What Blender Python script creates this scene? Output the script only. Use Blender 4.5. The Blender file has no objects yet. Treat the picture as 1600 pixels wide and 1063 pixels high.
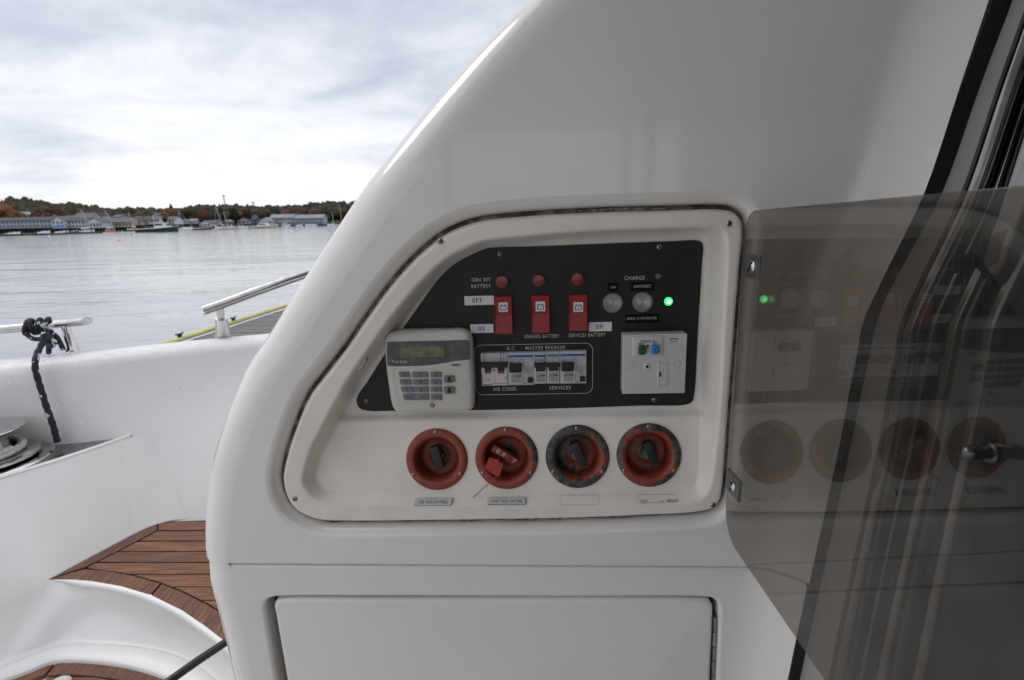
import bpy, math, random
import numpy as np
from mathutils import Vector, Matrix, noise
from mathutils.geometry import delaunay_2d_cdt
random.seed(7); rng = np.random.default_rng(7)
R = math.radians
S = bpy.context.scene
COL = S.collection

# ------------------------------------------------------------------ camera, sky, sun, exposure
FOC, PITCH, ROLL = 850.0, R(12.7), -0.022          # focal length in photo pixels (photo 1600 wide)
_F = np.array([0, math.cos(PITCH), -math.sin(PITCH)]); _U = np.array([0, math.sin(PITCH), math.cos(PITCH)]); _X = np.array([1., 0, 0])
_c, _s = math.cos(ROLL), math.sin(ROLL)
CX = _c*_X + _s*_U; CU = -_s*_X + _c*_U; CF = _F
cam = bpy.data.cameras.new('camera'); camo = bpy.data.objects.new('camera', cam); COL.objects.link(camo)
camo.matrix_world = Matrix([[CX[0], CU[0], -CF[0], 0], [CX[1], CU[1], -CF[1], 0], [CX[2], CU[2], -CF[2], 0], [0, 0, 0, 1]])
cam.lens = FOC/1600*36; cam.sensor_width = 36; cam.dof.use_dof = True; cam.dof.focus_distance = 0.74; cam.dof.aperture_fstop = 9.5; cam.clip_start = 0.02; cam.clip_end = 20000
S.camera = camo
S.view_settings.view_transform = 'Standard'; S.view_settings.look = 'None'
S.view_settings.exposure = 0.0; S.view_settings.gamma = 1.0; S.view_settings.use_curve_mapping = False
S.cycles.max_bounces = 10; S.cycles.transparent_max_bounces = 12; S.cycles.caustics_reflective = False; S.cycles.caustics_refractive = False

SUN_EL, SUN_AZ = R(48), R(-75)                       # azimuth from +Y towards +X
w = bpy.data.worlds.new('World'); S.world = w; w.use_nodes = True
nt = w.node_tree; nt.nodes.clear(); N = nt.nodes.new; L = nt.links.new
out = N('ShaderNodeOutputWorld'); bg = N('ShaderNodeBackground'); L(bg.outputs[0], out.inputs[0])
sky = N('ShaderNodeTexSky'); sky.sky_type = 'NISHITA'; sky.sun_disc = False; sky.sun_elevation = SUN_EL; sky.sun_rotation = SUN_AZ
skm = N('ShaderNodeVectorMath'); skm.operation = 'SCALE'; L(sky.outputs[0], skm.inputs[0]); skm.inputs['Scale'].default_value = 0.10
tc = N('ShaderNodeTexCoord'); sep = N('ShaderNodeSeparateXYZ'); L(tc.outputs['Generated'], sep.inputs[0])
def wm(op, a, b, clamp=False):
    m = N('ShaderNodeMath'); m.operation = op; m.use_clamp = clamp
    for i, v in enumerate((a, b)):
        if v is None: continue
        if isinstance(v, (int, float)): m.inputs[i].default_value = v
        else: L(v, m.inputs[i])
    return m.outputs[0]
zz = wm('ADD', wm('MAXIMUM', sep.outputs[2], 0.0), 0.20)
cmb = N('ShaderNodeCombineXYZ'); L(wm('DIVIDE', sep.outputs[0], zz), cmb.inputs[0]); L(wm('DIVIDE', sep.outputs[1], zz), cmb.inputs[1])
def wnoise(scale, det, rough, off, dist=0.0):
    mp = N('ShaderNodeMapping'); mp.inputs['Location'].default_value = off; mp.inputs['Scale'].default_value = (0.9, 1.0, 1); L(cmb.outputs[0], mp.inputs[0])
    n = N('ShaderNodeTexNoise'); n.inputs['Scale'].default_value = scale; n.inputs['Detail'].default_value = det; n.inputs['Roughness'].default_value = rough
    n.inputs['Distortion'].default_value = dist; L(mp.outputs[0], n.inputs['Vector']); return n.outputs[0]
n1 = wnoise(0.50, 3, 0.45, (8.700000, 11.400000, 0), 0.2); n2 = wnoise(2.3, 6, 0.55, (13.300000, -0.400000, 0), 0.3)
nn = wm('ADD', wm('MULTIPLY', n1, 0.62), wm('MULTIPLY', n2, 0.38))
cr = N('ShaderNodeValToRGB'); L(nn, cr.inputs[0]); e = cr.color_ramp.elements
e[0].position = 0.36; e[0].color = (0.50, 0.55, 0.65, 1); e[1].position = 0.585; e[1].color = (0.98, 0.98, 1.0, 1)
m_ = e.new(0.43); m_.color = (0.63, 0.67, 0.76, 1); m_ = e.new(0.505); m_.color = (0.82, 0.84, 0.90, 1)
mx = N('ShaderNodeMix'); mx.data_type = 'RGBA'; mx.inputs[0].default_value = 0.93
L(skm.outputs[0], mx.inputs[6]); L(cr.outputs[0], mx.inputs[7]); zen = wm('ADD', 1.0, wm('MULTIPLY', wm('MAXIMUM', wm('SUBTRACT', sep.outputs[2], 0.42), 0.0), 0.55)); zs = N('ShaderNodeVectorMath'); zs.operation = 'SCALE'; L(mx.outputs[2], zs.inputs[0]); L(zen, zs.inputs['Scale']); L(zs.outputs[0], bg.inputs[0]); bg.inputs[1].default_value = 1.12
sl = bpy.data.lights.new('sun', 'SUN'); sl.energy = 0.7; sl.angle = R(25); sl.color = (1, 0.97, 0.93)
so = bpy.data.objects.new('sun', sl); COL.objects.link(so)
sd = Vector((math.sin(SUN_AZ)*math.cos(SUN_EL), math.cos(SUN_AZ)*math.cos(SUN_EL), math.sin(SUN_EL)))
so.rotation_euler = sd.to_track_quat('Z', 'Y').to_euler()

# ------------------------------------------------------------------ photo pixel -> point on a real plane
def ray(px, py): return CF + (px-800)/FOC*CX - (py-531.5)/FOC*CU
def atz(px, py, z): d = ray(px, py); return d*(z/d[2])
def aty(px, py, y): d = ray(px, py); return d*(y/d[1])
class Fr:
    def __init__(s, O, u, v):
        s.O = np.array(O, float); s.u = np.array(u, float); s.u /= np.linalg.norm(s.u); s.v = np.array(v, float); s.v /= np.linalg.norm(s.v); s.n = np.cross(s.u, s.v)
    def hit(s, px, py, w=0.0):
        d = ray(px, py); t = ((s.O+s.n*w) @ s.n)/(d @ s.n); P = d*t - s.O; return (float(P @ s.u), float(P @ s.v))
    def hits(s, pts, w=0.0): return [s.hit(x, y, w) for x, y in pts]
    def box(s, x0, y0, x1, y1, w=0.0):
        a = s.hit(x0, (y0+y1)/2, w)[0]; b = s.hit(x1, (y0+y1)/2, w)[0]; c = s.hit((x0+x1)/2, y1, w)[1]; d = s.hit((x0+x1)/2, y0, w)[1]
        return a, c, b, d
    def mat(s, c=(0, 0, 0)):
        o = s.O + s.u*c[0] + s.v*c[1] + s.n*c[2]
        return Matrix([[s.u[i], s.v[i], s.n[i], o[i]] for i in range(3)] + [[0, 0, 0, 1]])
    def P(s, u, v, w=0.0): return s.O + s.u*u + s.v*v + s.n*w
W = Fr((0, 0, 0), (1, 0, 0), (0, 1, 0))
TH = R(2.6)
P0 = ray(800, 531.5); P0 = P0*(0.68/P0[1])
B = Fr(P0, (math.cos(TH), -math.sin(TH), 0), (0, 0, 1))            # plane of the coaming face
GA = 0.008
PF = Fr(P0, B.u*math.cos(GA) + B.v*math.sin(GA), B.v*math.cos(GA) - B.u*math.sin(GA))   # the inset unit, a touch out of level
PW = -0.042                                                          # depth of the black plate

# ------------------------------------------------------------------ materials
def newmat(name):
    m = bpy.data.materials.new(name); m.use_nodes = True
    return m, m.node_tree, m.node_tree.nodes['Principled BSDF']
def lin(c): return tuple(((x/12.92) if x <= .04045 else ((x+.055)/1.055)**2.4) for x in [v/255 for v in c])
def mat(name, col, rough=0.5, metal=0.0, var=0.0, vscale=8.0, bump=0.0, bscale=60.0, col2=None, spec=None, coat=0.0, emit=None, stretch=None, lo=0.4, hi=0.65, ior=None):
    m, t, p = newmat(name)
    p.inputs['Base Color'].default_value = (*col, 1); p.inputs['Roughness'].default_value = rough; p.inputs['Metallic'].default_value = metal
    if spec is not None: p.inputs['Specular IOR Level'].default_value = spec
    if ior: p.inputs['IOR'].default_value = ior
    if coat: p.inputs['Coat Weight'].default_value = coat; p.inputs['Coat Roughness'].default_value = 0.06
    if emit: p.inputs['Emission Color'].default_value = (*emit[0], 1); p.inputs['Emission Strength'].default_value = emit[1]
    tcn = t.nodes.new('ShaderNodeTexCoord'); src = tcn.outputs['Object']
    if stretch:
        mp = t.nodes.new('ShaderNodeMapping'); mp.inputs['Scale'].default_value = stretch; t.links.new(src, mp.inputs[0]); src = mp.outputs[0]
    if var or col2:
        n = t.nodes.new('ShaderNodeTexNoise'); n.inputs['Scale'].default_value = vscale; n.inputs['Detail'].default_value = 6; n.inputs['Roughness'].default_value = 0.6
        t.links.new(src, n.inputs['Vector'])
        r = t.nodes.new('ShaderNodeValToRGB'); t.links.new(n.outputs[0], r.inputs[0]); r.color_ramp.elements[0].position = lo; r.color_ramp.elements[1].position = hi
        c2 = col2 if col2 else tuple(x*(1-var) for x in col)
        r.color_ramp.elements[0].color = (*c2, 1); r.color_ramp.elements[1].color = (*col, 1)
        t.links.new(r.outputs[0], p.inputs['Base Color'])
    if bump:
        n = t.nodes.new('ShaderNodeTexNoise'); n.inputs['Scale'].default_value = bscale; n.inputs['Detail'].default_value = 5; t.links.new(src, n.inputs['Vector'])
        b = t.nodes.new('ShaderNodeBump'); b.inputs['Strength'].default_value = bump; b.inputs['Distance'].default_value = 0.01
        t.links.new(n.outputs[0], b.inputs['Height']); t.links.new(b.outputs[0], p.inputs['Normal'])
    return m
GEL = mat('gelcoat', (0.815, 0.795, 0.765), 0.22, var=0.05, vscale=2.2, bump=0.014, bscale=4, coat=1.0)
GELW = mat('gelcoat_wet', (0.77, 0.77, 0.765), 0.40, var=0.06, vscale=4, bump=0.05, bscale=70, coat=0.10)
GELI = mat('gelcoat_aged', (0.84, 0.80, 0.735), 0.30, var=0.10, vscale=16, bump=0.02, bscale=40, lo=0.3, hi=0.6)
BLACK = mat('black_laminate', (0.0155, 0.0155, 0.017), 0.45, spec=0.35, var=0.35, vscale=30, bump=0.03, bscale=900)
PRINT = mat('white_print', (0.58, 0.57, 0.54), 0.6, var=0.2, vscale=500)
WPL = mat('white_plastic', (0.60, 0.60, 0.61), 0.35, var=0.05, vscale=40)
WPL2 = mat('breaker_grey_plastic', (0.50, 0.51, 0.53), 0.4, var=0.06, vscale=90)
WPL3 = mat('breaker_recess_plastic', (0.33, 0.34, 0.36), 0.45, var=0.1, vscale=90)
CREAM = mat('keypad_plastic', (0.62, 0.60, 0.545), 0.33, var=0.05, vscale=30)
KEYG = mat('key_rubber', (0.17, 0.185, 0.215), 0.5, var=0.1, vscale=200)
SMOKE = mat('smoked_window', (0.085, 0.10, 0.105), 0.08, var=0.5, vscale=60, coat=0.5)
LCD = mat('display_green', (0.17, 0.21, 0.12), 0.15, var=0.5, vscale=160, lo=.35, hi=.6)
BLKP = mat('black_plastic', (0.012, 0.012, 0.014), 0.4, var=0.3, vscale=80)
INK = mat('black_ink', (0.010, 0.010, 0.013), 0.6, var=0.3, vscale=300)
INKG = mat('grey_ink', (0.15, 0.15, 0.16), 0.6, var=0.3, vscale=300)
RED = mat('red_switch', (0.31, 0.013, 0.010), 0.32, var=0.2, vscale=80, bump=0.02, bscale=400)
REDB = mat('red_lens', (0.22, 0.008, 0.010), 0.25, var=0.25, vscale=120, coat=0.4)
REDT = mat('red_seal_tag', (0.42, 0.02, 0.012), 0.3, var=0.2, vscale=60, coat=0.3)
REDH = mat('red_handle', (0.20, 0.012, 0.010), 0.35, var=0.3, vscale=90)
REDI = mat('red_ink', (0.45, 0.02, 0.02), 0.5, var=0.1, vscale=100)
BLUE = mat('blue_stripe', (0.03, 0.09, 0.36), 0.4, var=0.2, vscale=200)
BLUE2 = mat('faded_blue_stripe', (0.08, 0.19, 0.40), 0.4, var=0.2, vscale=200)
BLUEB = mat('blue_button', (0.03, 0.22, 0.60), 0.3, var=0.1, vscale=100)
GREENB = mat('green_button', (0.01, 0.09, 0.03), 0.3, var=0.2, vscale=100)
LABW = mat('white_label', (0.72, 0.74, 0.80), 0.45, var=0.05, vscale=90)
LABS = mat('silver_label', (0.62, 0.62, 0.62), 0.4, metal=0.0, var=0.15, vscale=90)
DYMO = mat('black_tape_label', (0.002, 0.002, 0.002), 0.5, spec=0.15, var=0.1, vscale=40)
STEEL = mat('stainless', (0.72, 0.71, 0.70), 0.12, metal=1.0, var=0.25, vscale=18, bump=0.02, bscale=60)
STEELD = mat('stainless_satin', (0.50, 0.48, 0.46), 0.26, metal=1.0, var=0.3, vscale=40)
STEELW = mat('wet_stainless_plate', (0.40, 0.40, 0.41), 0.2, metal=1.0, var=0.45, vscale=55, bump=0.25, bscale=70)
SCREW = mat('screw_steel', (0.45, 0.42, 0.38), 0.28, metal=1.0, var=0.5, vscale=400)
GRIME = mat('brown_sealant', (0.26, 0.23, 0.19), 0.7, col2=(0.07, 0.045, 0.03), vscale=45, bump=0.3, bscale=200, lo=0.42, hi=0.6)
SEAL = mat('rubber_webbing', (0.010, 0.010, 0.013), 0.6, var=0.4, vscale=60)
GLASSD = mat('dark_door_glass', (0.008, 0.009, 0.010), 0.05, var=0.1, vscale=2)
ROPEW = mat('white_rope', (0.60, 0.59, 0.55), 0.75, var=0.3, vscale=120, bump=0.3, bscale=300)
HOSE = mat('black_hose', (0.012, 0.012, 0.013), 0.35, var=0.4, vscale=60, bump=0.1, bscale=300)
CAULK = mat('black_caulk', (0.010, 0.009, 0.009), 0.55, var=0.3, vscale=30)
RESID = mat('adhesive_residue', (0.56, 0.53, 0.48), 0.7, var=0.45, vscale=150)
HOLE = mat('dark_cavity', (0.003, 0.003, 0.003), 0.9, var=0.1, vscale=10)
LEDM = mat('green_led', (0.0, 0.5, 0.08), 0.2, emit=((0.02, 1.0, 0.12), 2.2))
LEDC = mat('green_led_core', (0.3, 0.9, 0.4), 0.2, emit=((0.35, 1.0, 0.45), 3.0))
YEL = mat('yellow_rub_strip', (0.66, 0.58, 0.20), 0.5, var=0.3, vscale=3)
DOCKW = mat('weathered_dock_wood', (0.19, 0.18, 0.175), 0.7, var=0.4, vscale=4, stretch=(1, 8, 1), bump=0.2, bscale=12)

# stainless brushed radially (push buttons)
m, t, p = newmat('spun_metal'); SPUN = m
p.inputs['Metallic'].default_value = 1; p.inputs['Roughness'].default_value = 0.34; p.inputs['Base Color'].default_value = (0.42, 0.40, 0.39, 1)
p.inputs['Anisotropic'].default_value = 0.85
tg = t.nodes.new('ShaderNodeTangent'); tg.direction_type = 'RADIAL'; tg.axis = 'Z'; t.links.new(tg.outputs[0], p.inputs['Tangent']); cc_ = t.nodes.new('ShaderNodeTexCoord'); wv = t.nodes.new('ShaderNodeTexWave'); wv.wave_type = 'RINGS'; wv.rings_direction = 'Z'; wv.inputs['Scale'].default_value = 420; t.links.new(cc_.outputs['Object'], wv.inputs[0]); bb = t.nodes.new('ShaderNodeBump'); bb.inputs['Strength'].default_value = 0.55; bb.inputs['Distance'].default_value = 0.0006; t.links.new(wv.outputs[1], bb.inputs['Height']); t.links.new(bb.outputs[0], p.inputs['Normal'])

def peelmat(name, seed, thr, ang=0.0):
    "red paint flaking off a dark grey casting: threshold noise, more on the rim"
    m, t, p = newmat(name); NN = t.nodes.new; LL = t.links.new
    c = NN('ShaderNodeTexCoord'); sp = NN('ShaderNodeSeparateXYZ'); LL(c.outputs['Object'], sp.inputs[0])
    mp = NN('ShaderNodeMapping'); mp.inputs['Location'].default_value = (seed*1.7, seed*0.9, seed); LL(c.outputs['Object'], mp.inputs[0])
    n = NN('ShaderNodeTexNoise'); n.inputs['Scale'].default_value = 17; n.inputs['Detail'].default_value = 7; n.inputs['Roughness'].default_value = 0.6; n.inputs['Distortion'].default_value = 0.6; LL(mp.outputs[0], n.inputs['Vector'])
    ln = NN('ShaderNodeVectorMath'); ln.operation = 'LENGTH'; LL(c.outputs['Object'], ln.inputs[0])
    def mm(op, a, b):
        q = NN('ShaderNodeMath'); q.operation = op
        for i, v in enumerate((a, b)):
            if isinstance(v, (int, float)): q.inputs[i].default_value = v
            else: LL(v, q.inputs[i])
        return q.outputs[0]
    rim = mm('MULTIPLY', mm('SUBTRACT', ln.outputs['Value'], 0.031), 9.0)
    side = mm('MULTIPLY', mm('ADD', mm('MULTIPLY', sp.outputs[0], math.cos(ang)), mm('MULTIPLY', sp.outputs[1], math.sin(ang))), 2.6)
    v = mm('ADD', mm('ADD', n.outputs[0], rim), side)
    st = NN('ShaderNodeMapRange'); st.inputs['From Min'].default_value = thr; st.inputs['From Max'].default_value = thr+0.012; LL(v, st.inputs['Value'])
    n2 = NN('ShaderNodeTexNoise'); n2.inputs['Scale'].default_value = 130; n2.inputs['Detail'].default_value = 6; LL(mp.outputs[0], n2.inputs['Vector'])
    ra = NN('ShaderNodeValToRGB'); LL(n2.outputs[0], ra.inputs[0]); ra.color_ramp.elements[0].position = .35; ra.color_ramp.elements[1].position = .7
    ra.color_ramp.elements[0].color = (0.022, 0.019, 0.018, 1); ra.color_ramp.elements[1].color = (0.115, 0.102, 0.095, 1)
    rb = NN('ShaderNodeValToRGB'); LL(n2.outputs[0], rb.inputs[0]); rb.color_ramp.elements[0].position = .3; rb.color_ramp.elements[1].position = .7
    rb.color_ramp.elements[0].color = (0.215, 0.036, 0.020, 1); rb.color_ramp.elements[1].color = (0.31, 0.060, 0.033, 1)
    x = NN('ShaderNodeMix'); x.data_type = 'RGBA'; LL(st.outputs[0], x.inputs[0]); LL(rb.outputs[0], x.inputs[6]); LL(ra.outputs[0], x.inputs[7]); LL(x.outputs[2], p.inputs['Base Color'])
    p.inputs['Roughness'].default_value = 0.42
    b = NN('ShaderNodeBump'); b.inputs['Strength'].default_value = 0.5; b.inputs['Distance'].default_value = 0.001; b.invert = True; LL(st.outputs[0], b.inputs['Height']); LL(b.outputs[0], p.inputs['Normal'])
    return m

def teakmat(name, ax):
    m, t, p = newmat(name); NN = t.nodes.new; LL = t.links.new
    c = NN('ShaderNodeTexCoord'); oi = NN('ShaderNodeObjectInfo')
    mp = NN('ShaderNodeMapping'); mp.inputs['Scale'].default_value = (1.2, 26, 26) if ax == 0 else (20, 1.6, 20); mp.inputs['Rotation'].default_value = (0, 0, 0.0 if ax < 2 else 0.6)
    ad = NN('ShaderNodeVectorMath'); LL(c.outputs['Object'], ad.inputs[0]); 
    cb = NN('ShaderNodeCombineXYZ'); LL(oi.outputs['Random'], cb.inputs[2]); LL(oi.outputs['Random'], cb.inputs[0]); LL(cb.outputs[0], ad.inputs[1]); LL(ad.outputs[0], mp.inputs[0])
    n = NN('ShaderNodeTexNoise'); n.inputs['Scale'].default_value = 7; n.inputs['Detail'].default_value = 9; n.inputs['Roughness'].default_value = 0.68; n.inputs['Distortion'].default_value = 0.35; LL(mp.outputs[0], n.inputs['Vector'])
    r = NN('ShaderNodeValToRGB'); LL(n.outputs[0], r.inputs[0]); e = r.color_ramp.elements
    e[0].position = .30; e[0].color = (0.034, 0.012, 0.006, 1); e[1].position = .72; e[1].color = (0.30, 0.135, 0.060, 1); q = e.new(.5); q.color = (0.145, 0.056, 0.025, 1)
    mr = NN('ShaderNodeMapRange'); LL(oi.outputs['Random'], mr.inputs['Value']); mr.inputs['To Min'].default_value = 0.72; mr.inputs['To Max'].default_value = 1.25
    hs = NN('ShaderNodeHueSaturation'); LL(r.outputs[0], hs.inputs['Color']); LL(mr.outputs[0], hs.inputs['Value']); LL(hs.outputs[0], p.inputs['Base Color'])
    p.inputs['Roughness'].default_value = 0.36
    b = NN('ShaderNodeBump'); b.inputs['Strength'].default_value = 0.35; b.inputs['Distance'].default_value = 0.002; LL(n.outputs[0], b.inputs['Height']); LL(b.outputs[0], p.inputs['Normal'])
    return m
TEAK = teakmat('teak_along', 0); TEAKC = teakmat('teak_border', 2); SOLE = mat('pale_nonskid_sole', (0.60, 0.57, 0.53), 0.6, var=0.1, vscale=6)

# tinted acrylic: mirror-like Fresnel reflection, grey brown transmission, thin film of dust and fine scratches
m, t, p = newmat('tinted_acrylic'); ACR = m; NN = t.nodes.new; LL = t.links.new; t.nodes.remove(p)
o_ = t.nodes['Material Output']; tr = NN('ShaderNodeBsdfTransparent'); tr.inputs[0].default_value = (0.60, 0.575, 0.54, 1)
gl = NN('ShaderNodeBsdfGlossy'); gl.inputs['Roughness'].default_value = 0.012; gl.inputs[0].default_value = (1, 1, 1, 1)
fr = NN('ShaderNodeFresnel'); fr.inputs[0].default_value = 1.49
df = NN('ShaderNodeBsdfDiffuse'); df.inputs[0].default_value = (0.30, 0.29, 0.27, 1)
tcn = NN('ShaderNodeTexCoord'); mp = NN('ShaderNodeMapping'); mp.inputs['Scale'].default_value = (60, 4, 1); LL(tcn.outputs['Object'], mp.inputs[0])
ns = NN('ShaderNodeTexNoise'); ns.inputs['Scale'].default_value = 9; ns.inputs['Detail'].default_value = 6; ns.inputs['Roughness'].default_value = 0.7; LL(mp.outputs[0], ns.inputs['Vector'])
ns2 = NN('ShaderNodeTexNoise'); ns2.inputs['Scale'].default_value = 14; ns2.inputs['Detail'].default_value = 5; LL(tcn.outputs['Object'], ns2.inputs['Vector'])
mu = NN('ShaderNodeMath'); mu.operation = 'MULTIPLY'; LL(ns.outputs[0], mu.inputs[0]); LL(ns2.outputs[0], mu.inputs[1])
rg = NN('ShaderNodeMapRange'); rg.inputs['From Min'].default_value = 0.12; rg.inputs['From Max'].default_value = 0.42; rg.inputs['To Min'].default_value = 0.01; rg.inputs['To Max'].default_value = 0.11; LL(mu.outputs[0], rg.inputs['Value'])
m1 = NN('ShaderNodeMixShader'); LL(rg.outputs[0], m1.inputs[0]); LL(tr.outputs[0], m1.inputs[1]); LL(df.outputs[0], m1.inputs[2])
m2 = NN('ShaderNodeMixShader'); LL(fr.outputs[0], m2.inputs[0]); gb = NN('ShaderNodeNewGeometry'); io = NN('ShaderNodeMapRange'); io.inputs['To Min'].default_value = 1.51; io.inputs['To Max'].default_value = 1/1.51; LL(gb.outputs['Backfacing'], io.inputs['Value']); LL(io.outputs[0], fr.inputs[0]); LL(m1.outputs[0], m2.inputs[1]); LL(gl.outputs[0], m2.inputs[2]); LL(m2.outputs[0], o_.inputs[0])

# rope: dark navy with white flecks in a spiral
m, t, p = newmat('flecked_rope'); ROPED = m; NN = t.nodes.new; LL = t.links.new
c = NN('ShaderNodeTexCoord'); n = NN('ShaderNodeTexNoise'); n.inputs['Scale'].default_value = 38; n.inputs['Detail'].default_value = 2; LL(c.outputs['Object'], n.inputs['Vector'])
r = NN('ShaderNodeValToRGB'); LL(n.outputs[0], r.inputs[0]); r.color_ramp.interpolation = 'CONSTANT'; e = r.color_ramp.elements
e[0].position = 0; e[0].color = (0.010, 0.012, 0.022, 1); e[1].position = 0.615; e[1].color = (0.55, 0.57, 0.6, 1)
LL(r.outputs[0], p.inputs['Base Color']); p.inputs['Roughness'].default_value = 0.7
nb = NN('ShaderNodeTexNoise'); nb.inputs['Scale'].default_value = 260; LL(c.outputs['Object'], nb.inputs['Vector'])
b = NN('ShaderNodeBump'); b.inputs['Strength'].default_value = 0.7; b.inputs['Distance'].default_value = 0.004; LL(nb.outputs[0], b.inputs['Height']); LL(b.outputs[0], p.inputs['Normal'])

# webbing ribs on the black strip
t = SEAL.node_tree; p = t.nodes['Principled BSDF']; c = t.nodes.new('ShaderNodeTexCoord'); wv = t.nodes.new('ShaderNodeTexWave'); wv.bands_direction = 'Y'
wv.inputs['Scale'].default_value = 170; t.links.new(c.outputs['Object'], wv.inputs[0]); b = t.nodes.new('ShaderNodeBump'); b.inputs['Strength'].default_value = 0.5; b.inputs['Distance'].default_value = 0.002
t.links.new(wv.outputs[1], b.inputs['Height']); t.links.new(b.outputs[0], p.inputs['Normal'])

# ------------------------------------------------------------------ mesh building
class MB:
    def __init__(s): s.v = []; s.f = []; s.m = []; s.mats = []
    def mi(s, mt):
        if mt not in s.mats: s.mats.append(mt)
        return s.mats.index(mt)
    def add(s, vs, fs, mt):
        k = len(s.v); s.v += [tuple(map(float, x)) for x in vs]; i = s.mi(mt)
        for f in fs: s.f.append([k+a for a in f]); s.m.append(i)
        return s
    def loft(s, rings, mt, closed=True, cap0=False, cap1=False, flip=False):
        n = len(rings[0]); vs = [p for r in rings for p in r]; fs = []
        for i in range(len(rings)-1):
            for j in range(n if closed else n-1):
                a, b = i*n+j, i*n+(j+1) % n; q = [a, b, b+n, a+n]; fs.append(q[::-1] if flip else q)
        if cap0: q = list(range(n)); fs.append(q if flip else q[::-1])
        if cap1: q = [(len(rings)-1)*n+i for i in range(n)]; fs.append(q[::-1] if flip else q)
        return s.add(vs, fs, mt)
    def prism(s, poly, w0, w1, mt, bev=0.0, seg=1):
        poly = ccw(poly); rings = [[(x, y, w0) for x, y in poly]]
        if bev:
            for k in range(seg+1):
                a = k/seg*math.pi/2; o = offset(poly, -bev*(1-math.cos(a))); rings.append([(x, y, w1-bev+bev*math.sin(a)) for x, y in o])
        else: rings.append([(x, y, w1) for x, y in poly])
        return s.loft(rings, mt, cap0=True, cap1=True)
    def rect(s, bx, w0, w1, mt, bev=0.0, rad=0.0, seg=1):
        return s.prism(rrect(*bx, rad), w0, w1, mt, bev, seg)
    def box(s, x0, y0, z0, x1, y1, z1, mt):
        return s.prism([(x0, y0), (x1, y0), (x1, y1), (x0, y1)], z0, z1, mt)
    def lathe(s, c, prof, mt, n=32, cap0=False, cap1=True):
        rings = [[(c[0]+r*math.cos(2*math.pi*j/n), c[1]+r*math.sin(2*math.pi*j/n), c[2]+z) for j in range(n)] for r, z in prof]
        return s.loft(rings, mt, cap0=cap0, cap1=cap1)
    def tube(s, path, rad, mt, n=10, cap=True):
        P = [Vector(p) for p in path]; rad = rad if isinstance(rad, (list, tuple)) else [rad]*len(P)
        rings = []; up = Vector((0.13, 0.21, 0.97))
        for i, p in enumerate(P):
            d = (P[min(i+1, len(P)-1)] - P[max(i-1, 0)]).normalized()
            a = up - d*up.dot(d)
            if a.length < 1e-3: a = Vector((1, 0, 0)) - d*d.x
            a.normalize(); up = a; b = d.cross(a)
            rings.append([tuple(p + (a*math.cos(2*math.pi*k/n) + b*math.sin(2*math.pi*k/n))*rad[i]) for k in range(n)])
        return s.loft(rings, mt, cap0=cap, cap1=cap)
    def mesh(s, name, c=(0, 0, 0), ang=35):
        me = bpy.data.meshes.new(name); me.from_pydata([(x-c[0], y-c[1], z-c[2]) for x, y, z in s.v], [], s.f)
        for q in s.mats: me.materials.append(q)
        me.polygons.foreach_set('material_index', s.m); me.polygons.foreach_set('use_smooth', [True]*len(s.f)); me.update()
        if ang < 180: me.set_sharp_from_angle(angle=R(ang))
        return me
def area(p): return sum(p[i][0]*p[(i+1) % len(p)][1] - p[(i+1) % len(p)][0]*p[i][1] for i in range(len(p)))/2
def ccw(p): return list(p) if area(p) > 0 else list(p)[::-1]
def offset(poly, d):
    "outward offset of a CCW polygon"
    n = len(poly); o = []
    for i in range(n):
        a, b, c = poly[i-1], poly[i], poly[(i+1) % n]
        e1 = (b[0]-a[0], b[1]-a[1]); e2 = (c[0]-b[0], c[1]-b[1]); l1 = math.hypot(*e1) or 1e-9; l2 = math.hypot(*e2) or 1e-9
        n1 = (e1[1]/l1, -e1[0]/l1); n2 = (e2[1]/l2, -e2[0]/l2); k = 1 + n1[0]*n2[0] + n1[1]*n2[1]; k = max(k, 0.35)
        o.append((b[0] + d*(n1[0]+n2[0])/k, b[1] + d*(n1[1]+n2[1])/k))
    return o
def rrect(x0, y0, x1, y1, r=0.0, n=5):
    if r <= 0: return [(x0, y0), (x1, y0), (x1, y1), (x0, y1)]
    r = min(r, (x1-x0)/2*.999, (y1-y0)/2*.999); o = []
    for cx, cy, a in ((x1-r, y0+r, -90), (x1-r, y1-r, 0), (x0+r, y1-r, 90), (x0+r, y0+r, 180)):
        for k in range(n+1): t = R(a+90*k/n); o.append((cx+r*math.cos(t), cy+r*math.sin(t)))
    return o
def catmull(pts, closed=True, per=8):
    P = [np.array(p, float) for p in pts]; n = len(P); o = []
    rngs = range(n) if closed else range(n-1)
    for i in rngs:
        if closed: a, b, c, d = P[i-1], P[i], P[(i+1) % n], P[(i+2) % n]
        else: a, b, c, d = P[max(i-1, 0)], P[i], P[i+1], P[min(i+2, n-1)]
        t0 = 0; t1 = t0 + max(np.linalg.norm(b-a), 1e-6)**.5; t2 = t1 + max(np.linalg.norm(c-b), 1e-6)**.5; t3 = t2 + max(np.linalg.norm(d-c), 1e-6)**.5
        for k in range(per):
            t = t1 + (t2-t1)*k/per
            A1 = (t1-t)/(t1-t0)*a + (t-t0)/(t1-t0)*b; A2 = (t2-t)/(t2-t1)*b + (t-t1)/(t2-t1)*c; A3 = (t3-t)/(t3-t2)*c + (t-t2)/(t3-t2)*d
            B1 = (t2-t)/(t2-t0)*A1 + (t-t0)/(t2-t0)*A2; B2 = (t3-t)/(t3-t1)*A2 + (t-t1)/(t3-t1)*A3
            o.append((t2-t)/(t2-t1)*B1 + (t-t1)/(t2-t1)*B2)
    if not closed: o.append(P[-1])
    return [tuple(x) for x in o]
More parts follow.
